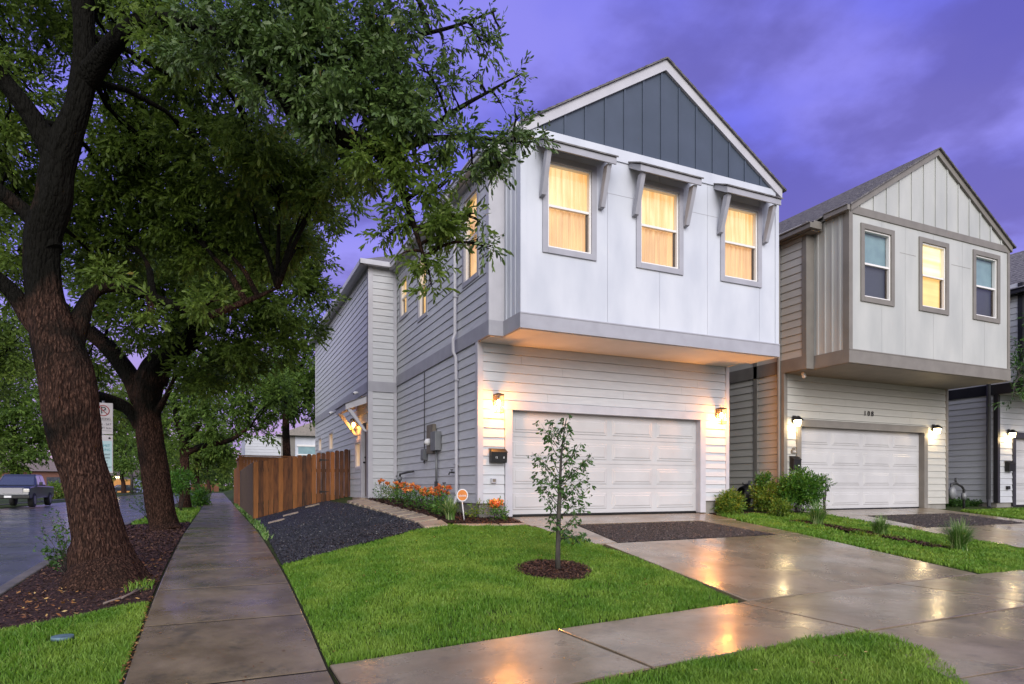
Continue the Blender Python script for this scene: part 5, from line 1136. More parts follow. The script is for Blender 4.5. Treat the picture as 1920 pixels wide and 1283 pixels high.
big_tree('live_oak', 'third live oak with a low bough right of the second', (-1.4, 33, .1), [[(347, 952, 26, 29), (346, 920, 19, 29), (346, 860, 17, 29), (347, 825, 18, 29), (362, 812, 14, 29), (375, 795, 10, 29)], [(349, 850, 14, 29), (375, 838, 12, 29), (405, 832, 10, 29), (435, 824, 9, 28.6), (470, 800, 5, 28)], [(345, 830, 14, 29), (332, 790, 10, 29), (325, 740, 8, 29)]],
    [(330, 760, 50, 29), (390, 750, 55, 29), (450, 740, 55, 28.5, 0), (500, 760, 42, 28, 0, .9), (430, 790, 40, 28.4, 0, .8), (520, 730, 36, 28), (385, 800, 34, 28.6, 0, .7), (480, 800, 24, 28, 0, .8), (500, 815, 16, 28, 0, .7), (360, 700, 55, 29.5), (420, 690, 50, 29.5), (300, 800, 30, 29, 0, .8), (330, 840, 22, 29, 0, .6), (240, 720, 45, 31, 1, .8), (225, 790, 34, 31, 0, .8)], FB_, .075, nl=7, group='street oaks', seg=12, coverage=3.8, wr=.42)
big_tree('live_oak', 'fourth live oak further along the pavement', (-1.4, 50, .1), [mk(372, 938, 12, 44, 850), [(370, 880, 7, 44), (395, 850, 6, 44), (415, 820, 4, 44)]], [(370, 850, 40, 44, 1), (410, 840, 38, 44), (380, 800, 45, 45, 0), (430, 830, 30, 44), (345, 870, 26, 44, 1), (420, 870, 22, 44, 1), (395, 880, 18, 46, 0, .8)], FB_, .075, nl=6, group='street oaks', seg=10, coverage=3.6, wr=.42)
big_tree('live_oak', 'farthest oak closing the pavement tunnel', (-1.4, 90, .1), [mk(392, 925, 6, 78, 870)], [(392, 875, 20, 78, 1), (415, 868, 20, 80, 0), (405, 850, 24, 82, 0), (430, 880, 14, 80, 0), (385, 895, 12, 78, 1)], FB_, .075, nl=6, group='street oaks', seg=8, coverage=3.6, wr=.42)
big_tree('broadleaf_tree', 'leafy tree rising behind the cedar fence beside the white house', (2.5, 38, .3), [mk(540, 900, 16, 34, 720), [(540, 760, 12, 34), (510, 720, 9, 34), (490, 690, 6, 34)], [(538, 740, 10, 34), (565, 690, 8, 34), (575, 640, 5, 34)]],
    [(520, 680, 50, 34), (570, 690, 50, 34), (560, 640, 45, 34), (540, 740, 40, 34), (585, 740, 36, 34), (580, 780, 26, 33), (600, 620, 26, 34, 0, .6), (510, 730, 36, 33), (600, 700, 30, 35), (600, 590, 20, 33, 0, .5), (620, 570, 14, 33, 0, .4), (575, 590, 26, 34, 0, .6), (560, 760, 30, 36, 1)], FB_, .08, nl=7, seg=10, coverage=3.6, wr=.42)
big_tree('street_tree', 'green tree across the street above the pickup truck', (-16, 46, -.1), [mk(30, 935, 14, 44, 800), [(28, 850, 8, 44), (70, 820, 6, 44)]], [(10, 720, 60, 44, 1), (50, 770, 55, 44), (20, 820, 50, 44), (70, 830, 40, 44, 0), (0, 860, 36, 44, 1), (40, 860, 30, 44, 0), (-30, 780, 60, 44, 1), (60, 700, 50, 46, 1), (90, 780, 36, 44), (0, 640, 50, 46, 1, .8)], FB_, .08, nl=7, seg=10, coverage=3.4, wr=.42)
big_tree('street_tree', 'dark tree across the street left of the nearest oak', (-13, 30, -.1), [mk(-40, 960, 18, 28, 760)], [(-20, 640, 60, 27, 1), (30, 600, 40, 27, 1, .8), (-10, 700, 50, 27, 1), (20, 650, 36, 27, 1, .7), (0, 590, 40, 27, 0, .7), (-40, 850, 40, 28, 1)], FB_, .08, nl=7, seg=10, coverage=3.4, wr=.42)
big_tree('street_tree', 'pale green tree across the street seen between the first two oaks', (-20, 80, -.1), [mk(232, 925, 8, 84, 860)], [(215, 870, 22, 84), (245, 860, 26, 84), (225, 840, 30, 86), (258, 880, 16, 84), (205, 830, 26, 88), (250, 830, 24, 88, 1), (230, 800, 30, 90, 1), (210, 880, 16, 84, 0, .7)], FB_, .085, nl=6, seg=8, coverage=3.4, wr=.42)
big_tree('street_tree', 'tall tree across the street between the trunks', (-24, 100, -.1), [mk(280, 925, 9, 105, 850)], [(250, 760, 40, 105, 1), (300, 780, 40, 105, 1), (280, 840, 30, 105), (310, 860, 24, 105), (330, 890, 20, 105), (300, 900, 14, 100), (170, 830, 30, 105), (140, 870, 26, 105)], FB_, .085, nl=6, seg=8, coverage=3.4, wr=.42)
big_tree('small_tree', 'pale leafy branch tips entering at the right edge before the third house', (17.0, 8.2, .1), [[(2010, 1040, 14, 18), (2005, 900, 12, 18), (2000, 760, 10, 18), (1985, 700, 7, 18)], [(2000, 800, 6, 18), (1960, 740, 4, 18), (1910, 700, 2, 18)]],
    [(1915, 705, 20, 17.6, 0, .5), (1900, 745, 18, 17.6, 0, .4), (1905, 690, 12, 17.6, 0, .5), (1930, 640, 24, 18, 0, .4), (1960, 700, 40, 18), (1980, 640, 50, 18), (2010, 720, 50, 18), (1915, 735, 14, 17.8, 0, .5), (2000, 580, 50, 18)], [M['leaf_sap']], .07, nl=7, seg=8, coverage=1.6, bark='bark_small')

# young tree in its ring of mulch
R = empty('young_tree', (YT[0], YT[1], -.01), 'young slender tree in a ring of mulch on the lawn', 'tree')
DY = ST*YT[0]+CT*YT[1]
tp = [(1046, 1073, 11), (1046, 1040, 9.5), (1047, 1000, 9), (1048, 950, 8), (1050, 900, 6), (1052, 860, 4.5), (1056, 820, 3), (1062, 785, 1.6)]
mb = MB(); mb.tube([at(x, y, DY) for x, y, w in tp], [w/2/FPX*DY for x, y, w in tp], 10); mb.build('trunk', M['bark_small'], R)
tips = [(1010, 795), (1066, 782), (1074, 800), (1030, 790), (1000, 850), (1112, 858), (1095, 830), (1105, 890), (990, 848), (992, 890), (1020, 925), (1115, 912), (1085, 930), (1095, 900), (1010, 880), (1075, 870), (1080, 845), (1030, 850), (1025, 820), (1060, 830), (1062, 925), (1030, 960), (1090, 965), (1098, 1000), (1108, 1003), (1070, 990), (1035, 975), (1118, 850), (1000, 900), (1045, 800), (1100, 945), (1040, 890), (1055, 900), (1070, 905)]
tb = MB(); Ps, Ds = [], []
for (x, y) in tips:
    x = 1050+(x-1050)*.88
    low = y > 955; sy_ = y+ (30 if not low else 22)+abs(x-1048)*.45; sy_ = min(sy_, 1010)
    s = at(1048+(x-1048)*.05, sy_, DY); dz = random.uniform(-.55, .55)*(.35+abs(x-1048)/90); e = at(x, y, DY+dz)
    m_ = s.lerp(e, .5)+Vector((0, 0, -.015)); tb.tube([s, m_, e], [.006, .004, .0015], 5)
    for k in range(10):
        t = .35+.65*k/9; p = s.lerp(m_, t*2) if t < .5 else m_.lerp(e, t*2-1)
        for q in range(2): Ps.append(tuple(p+Vector([random.uniform(-.06, .06) for _ in range(3)]))); Ds.append(tuple((e-s).normalized()*.5+Vector((random.uniform(-1, 1), random.uniform(-1, 1), -.5))))
tb.build('twig', M['bark_small'], R)
leaves('crown', np.array(Ps), np.array(Ds), np.full(len(Ps), .066), M['leaf_sap'], R, nl=3, wr=.40, span=.6, droop=.8, hexl=True)

def shrub(name, label, px, py, rpx, d, m, L=.05, n=260, group=None, cat='shrub', wr=.55, nl=6, hh=.9, loose=.3):
    c = at(px, py, d); r = rpx/FPX*d; zb = g(c.x, c.y)
    R = empty(name, (c.x, c.y, zb), label, cat, group)
    P, D = blob_points((c.x, c.y, c.z), r*.86, int(n*2.2), shell=.33, flat=hh, sub=int(n/7)+5); P[:, 2] = np.maximum(P[:, 2], zb+.03); D[:, 2] += .35
    leaves('foliage', P, D, np.full(len(P), L), m, R, nl=nl, wr=wr)
    mb = MB()
    for k in range(12):
        e = Vector(P[random.randrange(len(P))]); mb.tube([(c.x+random.uniform(-.05, .05), c.y+random.uniform(-.05, .05), zb-.02), Vector((c.x, c.y, zb)).lerp(e, .5)+Vector((0, 0, .05)), e], [.008, .006, .003], 5)
    mb.build('stem', M['bark_small'], R)
    return R
dS = 15.6
shrub('garden_shrub', 'dense round dark green shrub before the cream house garage', 1500, 918, 42, 15.6, M['leaf_shrub'], .055, 900)
shrub('garden_shrub', 'upright light green shrub left of the round dark shrub', 1438, 930, 30, 15.9, M['leaf_lime'], .055, 420)
shrub('garden_shrub', 'tall thin sprout above the light green shrub', 1434, 903, 14, 15.9, M['leaf_shrub'], .05, 90)
shrub('garden_shrub', 'low yellow flowering shrub by the right side of the near garage', 1362, 945, 30, 15.3, M['leaf_lime'], .05, 520, hh=.75)
shrub('garden_shrub', 'small yellow green clump in front of the round dark shrub', 1462, 952, 17, 15.1, M['leaf_lime'], .045, 140, hh=.7)
shrub('garden_shrub', 'wispy dark sprigs at the right of the round shrub', 1545, 905, 14, 15.6, M['leaf_sap'], .045, 40)
shrub('garden_shrub', 'low dark shrub under the gas meter of the cream house', 1790, 950, 20, 20.2, M['leaf_sap'], .06, 260, hh=.6)
shrub('garden_shrub', 'small dark shrub right of the low one by the gas meter', 1822, 950, 15, 20.6, M['leaf_sap'], .06, 160, hh=.7)
shrub('verge_shrub', 'loose green shrub on the verge behind the second oak', 340, 905, 26, 27, M['leaf_shrub'], .08, 260)
shrub('verge_shrub', 'arching green shrub beside the pavement in the distance', 372, 935, 22, 36, M['leaf_shrub'], .10, 260)
shrub('verge_shrub', 'yellow green bush across the street behind the truck', 100, 925, 20, 60, M['leaf_lime'], .16, 200)
# thin sprouts at the foot of the oaks
def sprout(name, label, base, tips_, d, m, L=.035, rr=.006, grp=None):
    b = at(*base, d); R = empty(name, (b.x, b.y, b.z), label, 'shrub', grp); mb = MB(); Ps = []; Ds = []
    for (x, y) in tips_:
        e = at(x, y, d+random.uniform(-.35, .35)); mm = b.lerp(e, .5)+Vector((0, 0, .08)); mb.tube([b, mm, e], [rr, rr*.6, .002], 5)
        for k in range(9):
            t = .3+.7*k/8; p = b.lerp(mm, t*2) if t < .5 else mm.lerp(e, t*2-1); Ps.append(tuple(p)); Ds.append(tuple((e-b).normalized()+Vector([random.uniform(-1, 1) for _ in range(3)])))
    mb.build('stem', M['bark_small'], R); leaves('foliage', np.array(Ps), np.array(Ds), np.full(len(Ps), L), m, R, nl=4, wr=.6, span=1.6)
    return R
sprout('oak_sprout', 'leafy sprout growing from the left foot of the nearest oak', (128, 1085), [(75, 985), (90, 960), (100, 985), (112, 965), (80, 1010), (95, 1030), (110, 1000), (68, 1030), (118, 1020), (105, 1050), (85, 1050), (122, 980)], 9.0, M['leaf_sap'], .055)
sprout('oak_sprout', 'leafy sprout left of the second oak trunk', (278, 975), [(240, 935), (250, 925), (262, 930), (256, 945), (270, 940), (245, 950)], 16.6, M['leaf_sap'], .05)

def tuft(label, x, y, h, n=420, m=M['tuft']):
    z = g(x, y); R = tag(bpy.data.objects.new('grass_tuft', None), label, 'ornamental grass', 'ornamental grass tufts'); COL.objects.link(R); R.location = (x, y, z)
    a = RNG.uniform(0, 2*np.pi, n); h = h*1.25; ln = RNG.uniform(.45, 1.0, n)*h; out = RNG.uniform(.15, 1.1, n)*ln; seg = 5; w = .009
    V = np.empty((n, seg+1, 2, 3)); t = np.linspace(0, 1, seg+1)
    rx = RNG.normal(size=n)*.04; ry = RNG.normal(size=n)*.04
    for k, tt in enumerate(t):
        rad = out*tt**1.5; zz = ln*(tt*1.25-.55*tt**2.6*(out/ln)); cx = rx+np.cos(a)*rad; cy = ry+np.sin(a)*rad; ww = w*(1-tt*.85)
        V[:, k, 0] = np.stack([cx-np.sin(a)*ww, cy+np.cos(a)*ww, zz], 1); V[:, k, 1] = np.stack([cx+np.sin(a)*ww, cy-np.cos(a)*ww, zz], 1)
    base = (np.arange(n)*(seg+1)*2)[:, None]; F = []
    for k in range(seg): F.append(np.concatenate([base+2*k, base+2*k+1, base+2*k+3, base+2*k+2], 1))
    F = np.stack(F, 1).reshape(-1, 4)
    np_mesh('blades', V.reshape(-1, 3), F, np.full(len(F), 4), m, R, col=np.repeat(RNG.random(n), (seg+1)*2), local=True)
    return R
tuft('dark grass tuft at the top of the mulch strip near the shrubs', 11.82, 9.9, .40)
tuft('middle grass tuft in the strip between the driveways', 12.05, 8.62, .32)
tuft('largest pale edged grass tuft nearest the front walk', 11.97, 7.05, .44, 620)
tuft('strappy liriope clump beside the security sign', 4.08, 11.75, .36, 260)

def lily(x, y, h, nf, label, s=1.0, foliage=M['leaf_shrub']):
    z = g(x, y); R = empty('flowering_plant', (x, y, z), label, 'flowering plant', 'orange flowers along the side wall')
    n = int(70*s); P = np.stack([x+RNG.normal(size=n)*.13*s, y+RNG.normal(size=n)*.18*s, z+.04+RNG.random(n)*h*.7], 1); D = RNG.normal(size=(n, 3))*.6+[0, 0, .7]
    leaves('foliage', P, D, np.full(n, .07), foliage, R, nl=5, wr=.34)
    mb = MB(); Pp = []; Dd = []
    for k in range(nf):
        fx, fy, fz = x+random.gauss(0, .10)*s, y+random.gauss(0, .15)*s, z+h*random.uniform(.8, 1.12)
        mb.tube([(x, y, z), (fx, fy, fz)], .005, 5)
        for q in range(6): Pp.append((fx+random.gauss(0, .018), fy+random.gauss(0, .018), fz+random.gauss(0, .015))); Dd.append((random.gauss(0, 1), random.gauss(0, 1), .5))
    mb.build('stem', M['bark_small'], R) if nf else None; Pp = np.array(Pp)
    if nf: leaves('blossom', Pp, np.array(Dd), np.full(len(Pp), .064), M['petal'], R, nl=4, wr=.8, span=.2, droop=-.2)
for a in ((4.05, 17.2, .50, 3, 'small dark red flowered plant at the left end of the bed', .7), (4.12, 16.4, .46, 4, 'leafy green plant with few red flowers left of the gas pipe', 1.0, M['leaf_lime']), (4.12, 15.6, .48, 7, 'orange flowered plant right of the gas pipe', 1), (4.14, 14.8, .46, 8, 'bright orange flowered plant third from the left', .9),
          (4.1, 13.9, .48, 10, 'yellow orange flowered plant in the middle of the bed', 1.1), (4.16, 13.15, .46, 8, 'low orange flowered plant below the grey meter conduit', 1), (4.2, 12.6, .52, 8, 'taller orange flowered plant beside the water valve', .9), (4.93, 11.52, .33, 9, 'coral flowered plant in front of the garage pillar', .7), (4.1, 12.15, .3, 0, 'broad leafed green plant left of the security sign', .9), (4.55, 11.6, .28, 0, 'low pale green plant right of the security sign', .7, M['leaf_lime'])): lily(*a)
shrub('garden_shrub', 'small thorny rose sprig by the garage door corner', 942, 966, 10, 12.7, M['leaf_sap'], .04, 26)

# ---------------------------------------------------------------- fences
def board(mb, x0, x1, y0, y1, z0, z1, axis='x'):
    """dog-eared picket"""
    c = .03; w0, w1 = (x0, x1) if axis == 'x' else (y0, y1)
    poly = [(w0, z0), (w1, z0), (w1, z1-c), (w1-c, z1), (w0+c, z1), (w0, z1-c)]
    mb.prism(poly, 'y' if axis == 'x' else 'x', *((y0, y1) if axis == 'x' else (x0, x1)))
R = empty('wooden_fence', (1.0, 20.97, .13), 'stained brown picket fence and gate joining the white house', 'fence')
n = 21; x = 1.0; i = 0
while x < 3.86:
    mb = MB(); w = .138; zt = 1.90+(x-1.0)*.155+(.02 if i % 2 else -.01); zb_ = max(.10, g(x+.05, 20.9))-.02
    dy = random.uniform(-.006, .006); board(mb, x+.003, min(x+w-.003, 3.885), 20.93+dy, 20.95+dy, zb_, zt)
    o = mb.build('picket', M['wood_dark'], R)
    at_ = o.data.attributes.new('rnd', 'FLOAT', 'POINT'); v_ = random.random(); at_.data.foreach_set('value', [v_]*len(o.data.vertices))
    x += w+random.uniform(.0, .008); i += 1
mb = MB(); mb.box(1.0, 3.88, 20.957, 20.99, .5, .6); mb.box(1.0, 3.88, 20.957, 20.99, 1.6, 1.7); mb.build('rail', M['wood_end'], R)
mb = MB(); board(mb, 0, 0, 0, 0, 0, 0) if False else None
y = 20.99
while y < 33.4:
    board(mb, .985, 1.005, y+.003, y+.135, .06, 1.88, axis='y'); y += .14
mb.build('return_panel', M['wood_end'], R)
for (hx, hz) in ((3.02, 1.98), (3.02, .98), (2.98, 1.05)):
    if hz == 1.05: continue
    mb = MB(); mb.prism([(hx-.08, hz-.035), (hx+.20, hz-.008), (hx+.20, hz+.008), (hx-.08, hz+.035)], 'y', 20.912, 20.922); mb.tube([(hx-.08, 20.917, hz-.05), (hx-.08, 20.917, hz+.05)], .012, 8); mb.build('hinge', M['black_metal'], R)
R = empty('cedar_fence', (1.0, 33.6, .1), 'taller orange cedar fence with capped top behind the picket fence', 'fence')
mb = MB(); x = 1.05
while x < 9: mb.box(x, x+.136, 33.60, 33.62, .1, 2.58); x += .14
y = 33.7
while y < 46: mb.box(1.0, 1.02, y, y+.136, .05, 2.5 if y < 38.5 else 2.2); y += .14
mb.build('boards', M['cedar'], R)
mb = MB(); mb.box(.93, 9, 33.55, 33.68, 2.60, 2.65); mb.box(1.0, 9, 33.585, 33.5995, 2.44, 2.585); mb.box(.95, 1.1, 33.56, 33.70, 0, 2.6); mb.box(.94, 1.08, 33.68, 38.5, 2.52, 2.57); mb.build('cap_rail', M['cedar'], R)

# ---------------------------------------------------------------- parking sign
SX, SY = -2.12, 15.45; SD = ST*SX+CT*SY
R = empty('parking_sign', (SX, SY, 0), 'no parking sign above a blue permit sign, half behind the nearest oak', 'sign')
mb = MB(); mb.tube([(SX, SY+.03, -.1), (SX, SY+.03, 2.9)], .025, 10); mb.build('post', M['grey_metal'], R)
c0 = at(190, 782, SD); fdir = Vector((.15, -1, 0)).normalized(); rdir = Vector((1, .15, 0)).normalized()
sgm = mat('sign_white', (.50, .47, .48), .45, .4, var=(.42, .40, .41), vscale=5); red = mat('sign_red', (.30, .02, .02), .5); blk = mat('sign_black', (.02, .02, .022), .5); teal = mat('sign_teal', (.03, .22, .26), .5); pale = mat('sign_pale_blue', (.36, .50, .52), .5, .4)
def plate(w, z0, z1, name, m, off=0, parent=R, th=.006, x0=None):
    mb = MB(); c = Vector((SX, SY, 0)); a = c-rdir*w/2+fdir*off; b = c+rdir*w/2+fdir*off
    if x0 is not None: a = c+rdir*x0[0]+fdir*off; b = c+rdir*x0[1]+fdir*off
    p = [a, b, b-fdir*th, a-fdir*th]; mb.hexa([(q.x, q.y, z0) for q in p]+[(q.x, q.y, z1) for q in p]); return mb.build(name, m, parent, bevel=.002 if th > .005 else 0)
WS = .34
p1 = plate(WS, 2.22, 2.86, 'restriction_plate', sgm); p2 = plate(WS, 1.42, 2.20, 'permit_plate', sgm)
plate(WS-.03, 1.45, 2.08, 'permit_panel', pale, off=.004, parent=p2, th=.003)
zang = math.atan2(rdir.y, rdir.x)
def stext(b, s, du, z, m, par, off=.006): o = text(b, s, tuple(Vector((SX, SY, z))+rdir*du+fdir*off), m, par, 'lettering', rot=(math.pi/2, 0, zang), ext=.0008); return o
mb = MB(); cc = Vector((SX, SY, 2.70))+fdir*.004
mb.tube([cc+rdir*math.cos(a)*.105+Vector((0, 0, 1))*math.sin(a)*.105 for a in [2*math.pi*k/28 for k in range(29)]], .009, 6, cap=False); mb.tube([cc+rdir*-.07+Vector((0, 0, .07)), cc+rdir*.07+Vector((0, 0, -.07))], .008, 6); mb.build('prohibition_ring', red, p1)
stext('P', .20, 0, 2.70, blk, p1); stext('PARKING', .062, 0, 2.53, blk, p1); plate(WS-.03, 2.492, 2.496, 'rule_line', blk, off=.003, parent=p1, th=.002)
stext('MON - SAT', .058, 0, 2.42, blk, p1); stext('EXCEPT SUN', .05, 0, 2.34, blk, p1); plate(WS-.03, 2.285, 2.290, 'rule_line', blk, off=.003, parent=p1, th=.002)
stext('PERMIT', .075, 0, 1.98, teal, p2, .009); stext('PARKING', .06, 0, 1.90, teal, p2, .009)
for i, s in enumerate(('RESIDENT', 'HOLDERS', 'ONLY', 'ZONE', 'TOW AWAY')): stext(s, .045, .02, 1.80-.065*i, blk, p2, .009)
stext('No', .04, -.08, 2.14, blk, p2); mb = MB(); mb.ball(tuple(Vector((SX, SY, 2.14))+rdir*.11), .022, 8, 6); mb.build('bolt', blk, p2)

# meter lid in the verge, sticks
R = empty('meter_lid', (-1.32, 7.25, -.27), 'pale blue water meter lid sunk in the left verge', 'meter lid')
mb = MB(); mb.tube([(-1.32, 7.25, -.285), (-1.32, 7.25, -.255)], [.095, .09], 20); mb.build('lid', mat('meter_lid_paint', (.10, .17, .20), .5, .4, var=(.07, .11, .12), vscale=15), R)
for (a, b, c, lb) in (((-1.15, 8.42), (-.95, 8.75), (-.78, 9.25), 'longest bare fallen stick on the mulch by the verge grass'), ((-1.0, 8.62), (-.93, 8.85), (-.86, 9.25), 'shorter bare fallen stick crossing the mulch')):
    mb = MB(); mb.tube([(p[0], p[1], g(*p)+.015) for p in (a, b, c)], [.012, .011, .005], 7); tag(mb.build('fallen_stick', mat('bare_wood', (.16, .12, .10), .7)), lb, 'stick', 'sticks lying on the mulch')

# ---------------------------------------------------------------- vehicles
paint = mat('blue_grey_car_paint', (.012, .017, .032), .3, .5, coat=.5, var=(.015, .02, .036), vscale=3); rub = mat('tyre_rubber', (.012, .012, .012), .8); chrome = mat('chrome', (.22, .22, .24), .3, metal=1); cglass = mat('car_glass', (.03, .04, .05), .06, .8, coat=1); hlm = mat('headlight_glass', (.6, .58, .5), .15, .8, coat=1); tlm = mat('tail_light', (.4, .02, .02), .3)
def wheel(R, x, y, r, w):
    mb = MB(); mb.tube([(x-w/2, y, r), (x-w/2+.02, y, r), (x+w/2-.02, y, r), (x+w/2, y, r)], [r*.94, r, r, r*.94], 20); t = mb.build('wheel', rub, R)
    mb = MB(); s = 1 if x > 0 else -1; mb.tube([(x+s*w*.42, y, r), (x+s*(w/2+.012), y, r)], [r*.62, r*.6], 16)
    mb.build('rim', chrome, t)
def local_build(mbs, R):
    for nm, mb, m, bv in mbs:
        me = mb.build(nm, m, None, bevel=bv); me.parent = R
R = empty('pickup_truck', (0, 0, 0), 'dark blue grey pickup truck parked across the street', 'pickup truck')
mb = MB()
mb.prism([(-2.85, .55), (-2.9, .72), (-2.86, 1.05), (-2.72, 1.14), (-1.35, 1.22), (-.75, 1.22), (2.85, 1.16), (2.88, .62), (2.75, .5), (-2.6, .48)], 'x', -.96, .96)
mb.build('body', paint, R, bevel=.07)
mb = MB(); mb.hexa([(-.93, -1.42, 1.2), (.93, -1.42, 1.2), (.93, 1.0, 1.2), (-.93, 1.0, 1.2), (-.74, -.62, 1.86), (.74, -.62, 1.86), (.74, .82, 1.86), (-.74, .82, 1.86)]); mb.build('cab', paint, R, bevel=.06)
mb = MB(); mb.hexa([(-.82, -1.40, 1.25), (.82, -1.40, 1.25), (.82, -1.36, 1.25), (-.82, -1.36, 1.25), (-.68, -.70, 1.79), (.68, -.70, 1.79), (.68, -.66, 1.79), (-.68, -.66, 1.79)]); mb.build('windscreen', cglass, R)
for s in (-1, 1):
    for (a, b) in ((-1.05, -.1), (.0, .8)): mb = MB(); mb.hexa([(s*.935, a, 1.27), (s*.935, b, 1.27), (s*.90, b, 1.27), (s*.90, a, 1.27), (s*.785, a+.28 if a < -.5 else a, 1.76), (s*.785, b, 1.76), (s*.75, b, 1.76), (s*.75, a+.28 if a < -.5 else a, 1.76)]); mb.build('side_window', cglass, R)
mb = MB(); mb.box(-.62, .62, -2.915, -2.885, .78, 1.06); mb.box(-.70, .70, -2.92, -2.90, 1.05, 1.08); mb.box(-.70, .70, -2.92, -2.90, .90, .925); mb.build('grille', chrome, R)
mb = MB(); mb.box(-.98, .98, -3.0, -2.86, .50, .68); mb.build('bumper', M['black_metal'], R, bevel=.03); mb = MB(); mb.box(-.16, .16, -3.012, -3.0, .55, .66); mb.build('number_plate', M['white_plastic'], R)
for s in (-1, 1):
    mb = MB(); mb.box(s*.80-.14, s*.80+.14, -2.91, -2.84, .84, 1.03); mb.build('headlight', hlm, R, bevel=.03)
    mb = MB(); mb.box(s*1.06-.08, s*1.06+.08, -.98, -.88, 1.22, 1.42); mb.build('mirror', M['black_metal'], R, bevel=.03)
    mb = MB(); mb.box(s*.9-.05, s*.9+.05, 2.86, 2.9, .8, 1.1); mb.build('tail_light', tlm, R)
mb = MB(); mb.box(-.82, .82, 1.15, 2.7, 1.17, 1.19); mb.build('truck_bed', M['black_metal'], R)
for s in (-1, 1):
    for y in (-1.95, 1.75): wheel(R, s*.86, y, .40, .27)
R.location = (-10.3, 46.0, street_z(46)+.05)
R = empty('distant_car', (0, 0, 0), 'small dark car parked far away between the first two oaks', 'car')
mb = MB(); mb.prism([(-2.2, .35), (-2.25, .7), (-1.3, .9), (-.7, 1.38), (.8, 1.40), (1.5, .95), (2.2, .88), (2.22, .38)], 'x', -.85, .85); mb.build('body', paint, R, bevel=.06)
mb = MB(); mb.prism([(-1.15, .93), (-.66, 1.32), (.74, 1.33), (1.28, .95)], 'x', -.858, .858); mb.build('side_window', cglass, R)
for s in (-1, 1):
    for y in (-1.4, 1.4): wheel(R, s*.78, y, .33, .2)
cp = at(232, 918, 108); R.location = (cp.x, cp.y, .0); R.rotation_euler.z = math.pi/2+.3

# ---------------------------------------------------------------- distant buildings
brick = mat('red_brick', (.12, .05, .035), .8, var=(.17, .075, .05), vscale=30); rooft = mat('brown_roof', (.13, .10, .085), .85, var=(.18, .14, .12), vscale=8)
def far_house(name, label, cx, cy, w, dpt, h, rh, wall, roof, rz=0, extra=None):
    R = empty(name, (cx, cy, -.2), label, 'house'); R0 = R.location.copy()
    def add(nm, mb, m):
        o = mb.build(nm, m, None); o.parent = R; return o
    mb = MB(); mb.box(-w/2, w/2, -dpt/2, dpt/2, 0, h); add('wall', mb, wall)
    mb = MB(); e = .4; mb.hexa([(-w/2-e, -dpt/2-e, h), (w/2+e, -dpt/2-e, h), (w/2+e, dpt/2+e, h), (-w/2-e, dpt/2+e, h), (-w/2+w*.22, -.3, h+rh), (w/2-w*.22, -.3, h+rh), (w/2-w*.22, .3, h+rh), (-w/2+w*.22, .3, h+rh)]); add('roof', mb, roof)
    if extra: extra(add, w, dpt, h)
    R.rotation_euler.z = rz; return R
def ex1(add, w, d, h):
    for x in (-w*.3, .0, w*.3):
        mb = MB(); mb.box(x-.6, x+.6, -d/2-.04, -d/2-.003, .9, 2.3); o = add('window', mb, M['dark_room']); 
        mb = MB(); mb.box(x-.68, x+.68, -d/2-.07, -d/2-.041, .82, .9); add('sill', mb, M['frame_w'])
    mb = MB(); mb.box(w*.42, w*.46, -d/2-.12, -d/2-.005, 0, h); add('corner_post', mb, M['frame_w'])
c1 = at(62, 905, 66); far_house('brick_house', 'low red brick house with brown roof behind the truck', c1.x-2.2, c1.y+3, 9, 8, 2.9, 1.7, brick, rooft, .35, ex1)
def ex2(add, w, d, h):
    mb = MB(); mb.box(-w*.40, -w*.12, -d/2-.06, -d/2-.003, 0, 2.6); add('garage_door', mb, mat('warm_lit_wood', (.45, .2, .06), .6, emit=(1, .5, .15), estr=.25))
    mb = MB(); mb.box(-w*.08, w*.22, -d/2-.06, -d/2-.003, .1, 2.7); add('wide_door', mb, mat('lavender_door', (.30, .33, .55), .5))
    mb = MB(); mb.box(-w*.35, -w*.28, -d/2-.16, -d/2-.061, 2.9, 3.1); add('porch_light', mb, M['bulb_soft'])
    mb = MB(); mb.box(w*.34, w*.46, -d/2-.16, -d/2-.003, 2.0, 2.5); add('bright_window', mb, M['frame_w'])
c2 = at(247, 900, 122); far_house('distant_garage_house', 'distant grey house with lavender garage door and warm porch light', c2.x, c2.y+4, 14, 8, 3.3, 1.8, mat('grey_lap_wall', (.20, .19, .21), .7), rooft, .42, ex2)
c3 = at(20, 900, 100); far_house('distant_cottage', 'distant tan cottage at the far left behind the trees', c3.x, c3.y, 12, 8, 3, 2, mat('tan_wall', (.25, .2, .15), .7, var=(.2, .16, .12)), rooft, .4, ex1)
# two storey house behind the fences
R = empty('rear_neighbour_house', (4.5, 55, 0), 'white and grey two storey house behind the cedar fence', 'house')
q0, q1, q2 = at(462, 812, 50), at(527, 812, 50), at(600, 812, 50)
mb = MB(); FN = Fr((0, q0.y, 0), (1, 0, 0), (0, -1, 0)); siding(mb, FN, q0.x-.1, q1.x+.1, .3, 5.1, e=.22); mb.build('white_wall', M['siding'], R)
mb = MB(); FN.box(mb, q1.x+.1, q1.x+1.15, -.2, .05, .3, 5.2); mb.build('corner_post', M['taupe'], R)
mb = MB(); FN.box(mb, q1.x+1.15, 14, -.3, 0, .3, 5.2); mb.build('grey_wall', M['panel'], R)
mb = MB(); FN.box(mb, q1.x+1.4, 12, 0, .03, 3.0, 4.35); w = mb.build('window', M['blind'], R)
mb = MB(); 
for xx in (q1.x+2.9, q1.x+5.0, q1.x+7.0): FN.box(mb, xx, xx+.12, .03, .07, 3.0, 4.35)
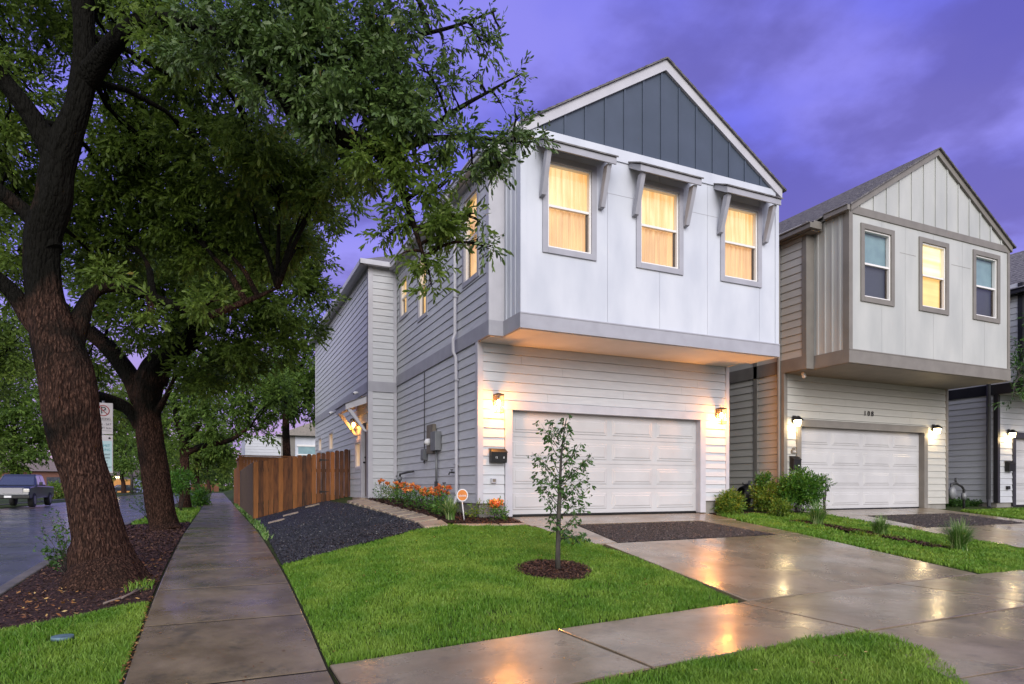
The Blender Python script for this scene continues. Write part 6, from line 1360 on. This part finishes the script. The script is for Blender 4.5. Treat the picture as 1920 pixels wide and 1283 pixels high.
FN.box(mb, q1.x+1.3, 12, .03, .08, 4.35, 4.5); FN.box(mb, q1.x+1.3, 12, .03, .075, 3.65, 3.74); FN.box(mb, q1.x+1.3, 12, .03, .08, 2.9, 3.0); mb.build('frame', M['frame_w'], w)
mb = MB(); pk = at(548, 797, 50); gx0 = q1.x-.3
mb.prism([(gx0, 5.2), (13.5, 5.2), (gx0+4.2, 6.9)], 'y', q0.y-.5, q0.y+8); mb.build('roof', mat('beige_roof', (.26, .23, .20), .8, var=(.2, .18, .16), vscale=6), R)
mb = MB(); mb.box(q0.x-.1, 13, q0.y+.3, q0.y+8, .2, 5.1); mb.build('core', M['panel'], R)
# low brick wall and hedge mass at the end of the pavement
c4 = at(400, 905, 130); R = empty('brick_wall', (c4.x, c4.y, 0), 'low orange brick wall at the far end of the pavement', 'wall')
mb = MB(); mb.box(c4.x-4, c4.x+1.0, c4.y, c4.y+.4, -.1, 1.6); mb.box(c4.x-4.1, c4.x+1.1, c4.y-.05, c4.y+.45, 1.6, 1.72); mb.build('wall', mat('orange_brick', (.30, .12, .06), .8, var=(.22, .09, .05), vscale=20), R)
# distant tree line closing the view
Pn = []; Dn = []
for i in range(300):
    a = math.radians(random.uniform(-68, 12)); d = random.uniform(135, 190); c = (math.sin(a)*d, math.cos(a)*d, random.uniform(.3, 12)*(1 if i % 2 else .5))
    P, D = blob_points(c, random.uniform(3.5, 6), 70, shell=.4); Pn.append(P); Dn.append(D)
o = leaves('distant_tree_line', np.concatenate(Pn), np.concatenate(Dn), np.full(sum(len(p) for p in Pn), .9), M['leaf_far'], None, nl=5, wr=.5); tag(o, 'distant mass of trees closing the end of the street', 'trees', kind='stuff')
R = empty('street_pole', (0, 0, 0), 'dark pole across the street seen between the first two oaks', 'pole'); cpo = at(247, 900, 98); R.location = (cpo.x, cpo.y, -.1)
mb = MB(); mb.tube([(0, 0, 0), (0, 0, 4.5)], [.22, .15], 8); o = mb.build('post', M['bark_small'], None); o.parent = R; mb = MB(); mb.box(-.8, .8, -.1, .1, 4.1, 4.3); o = mb.build('crossbar', M['bark_small'], None); o.parent = R
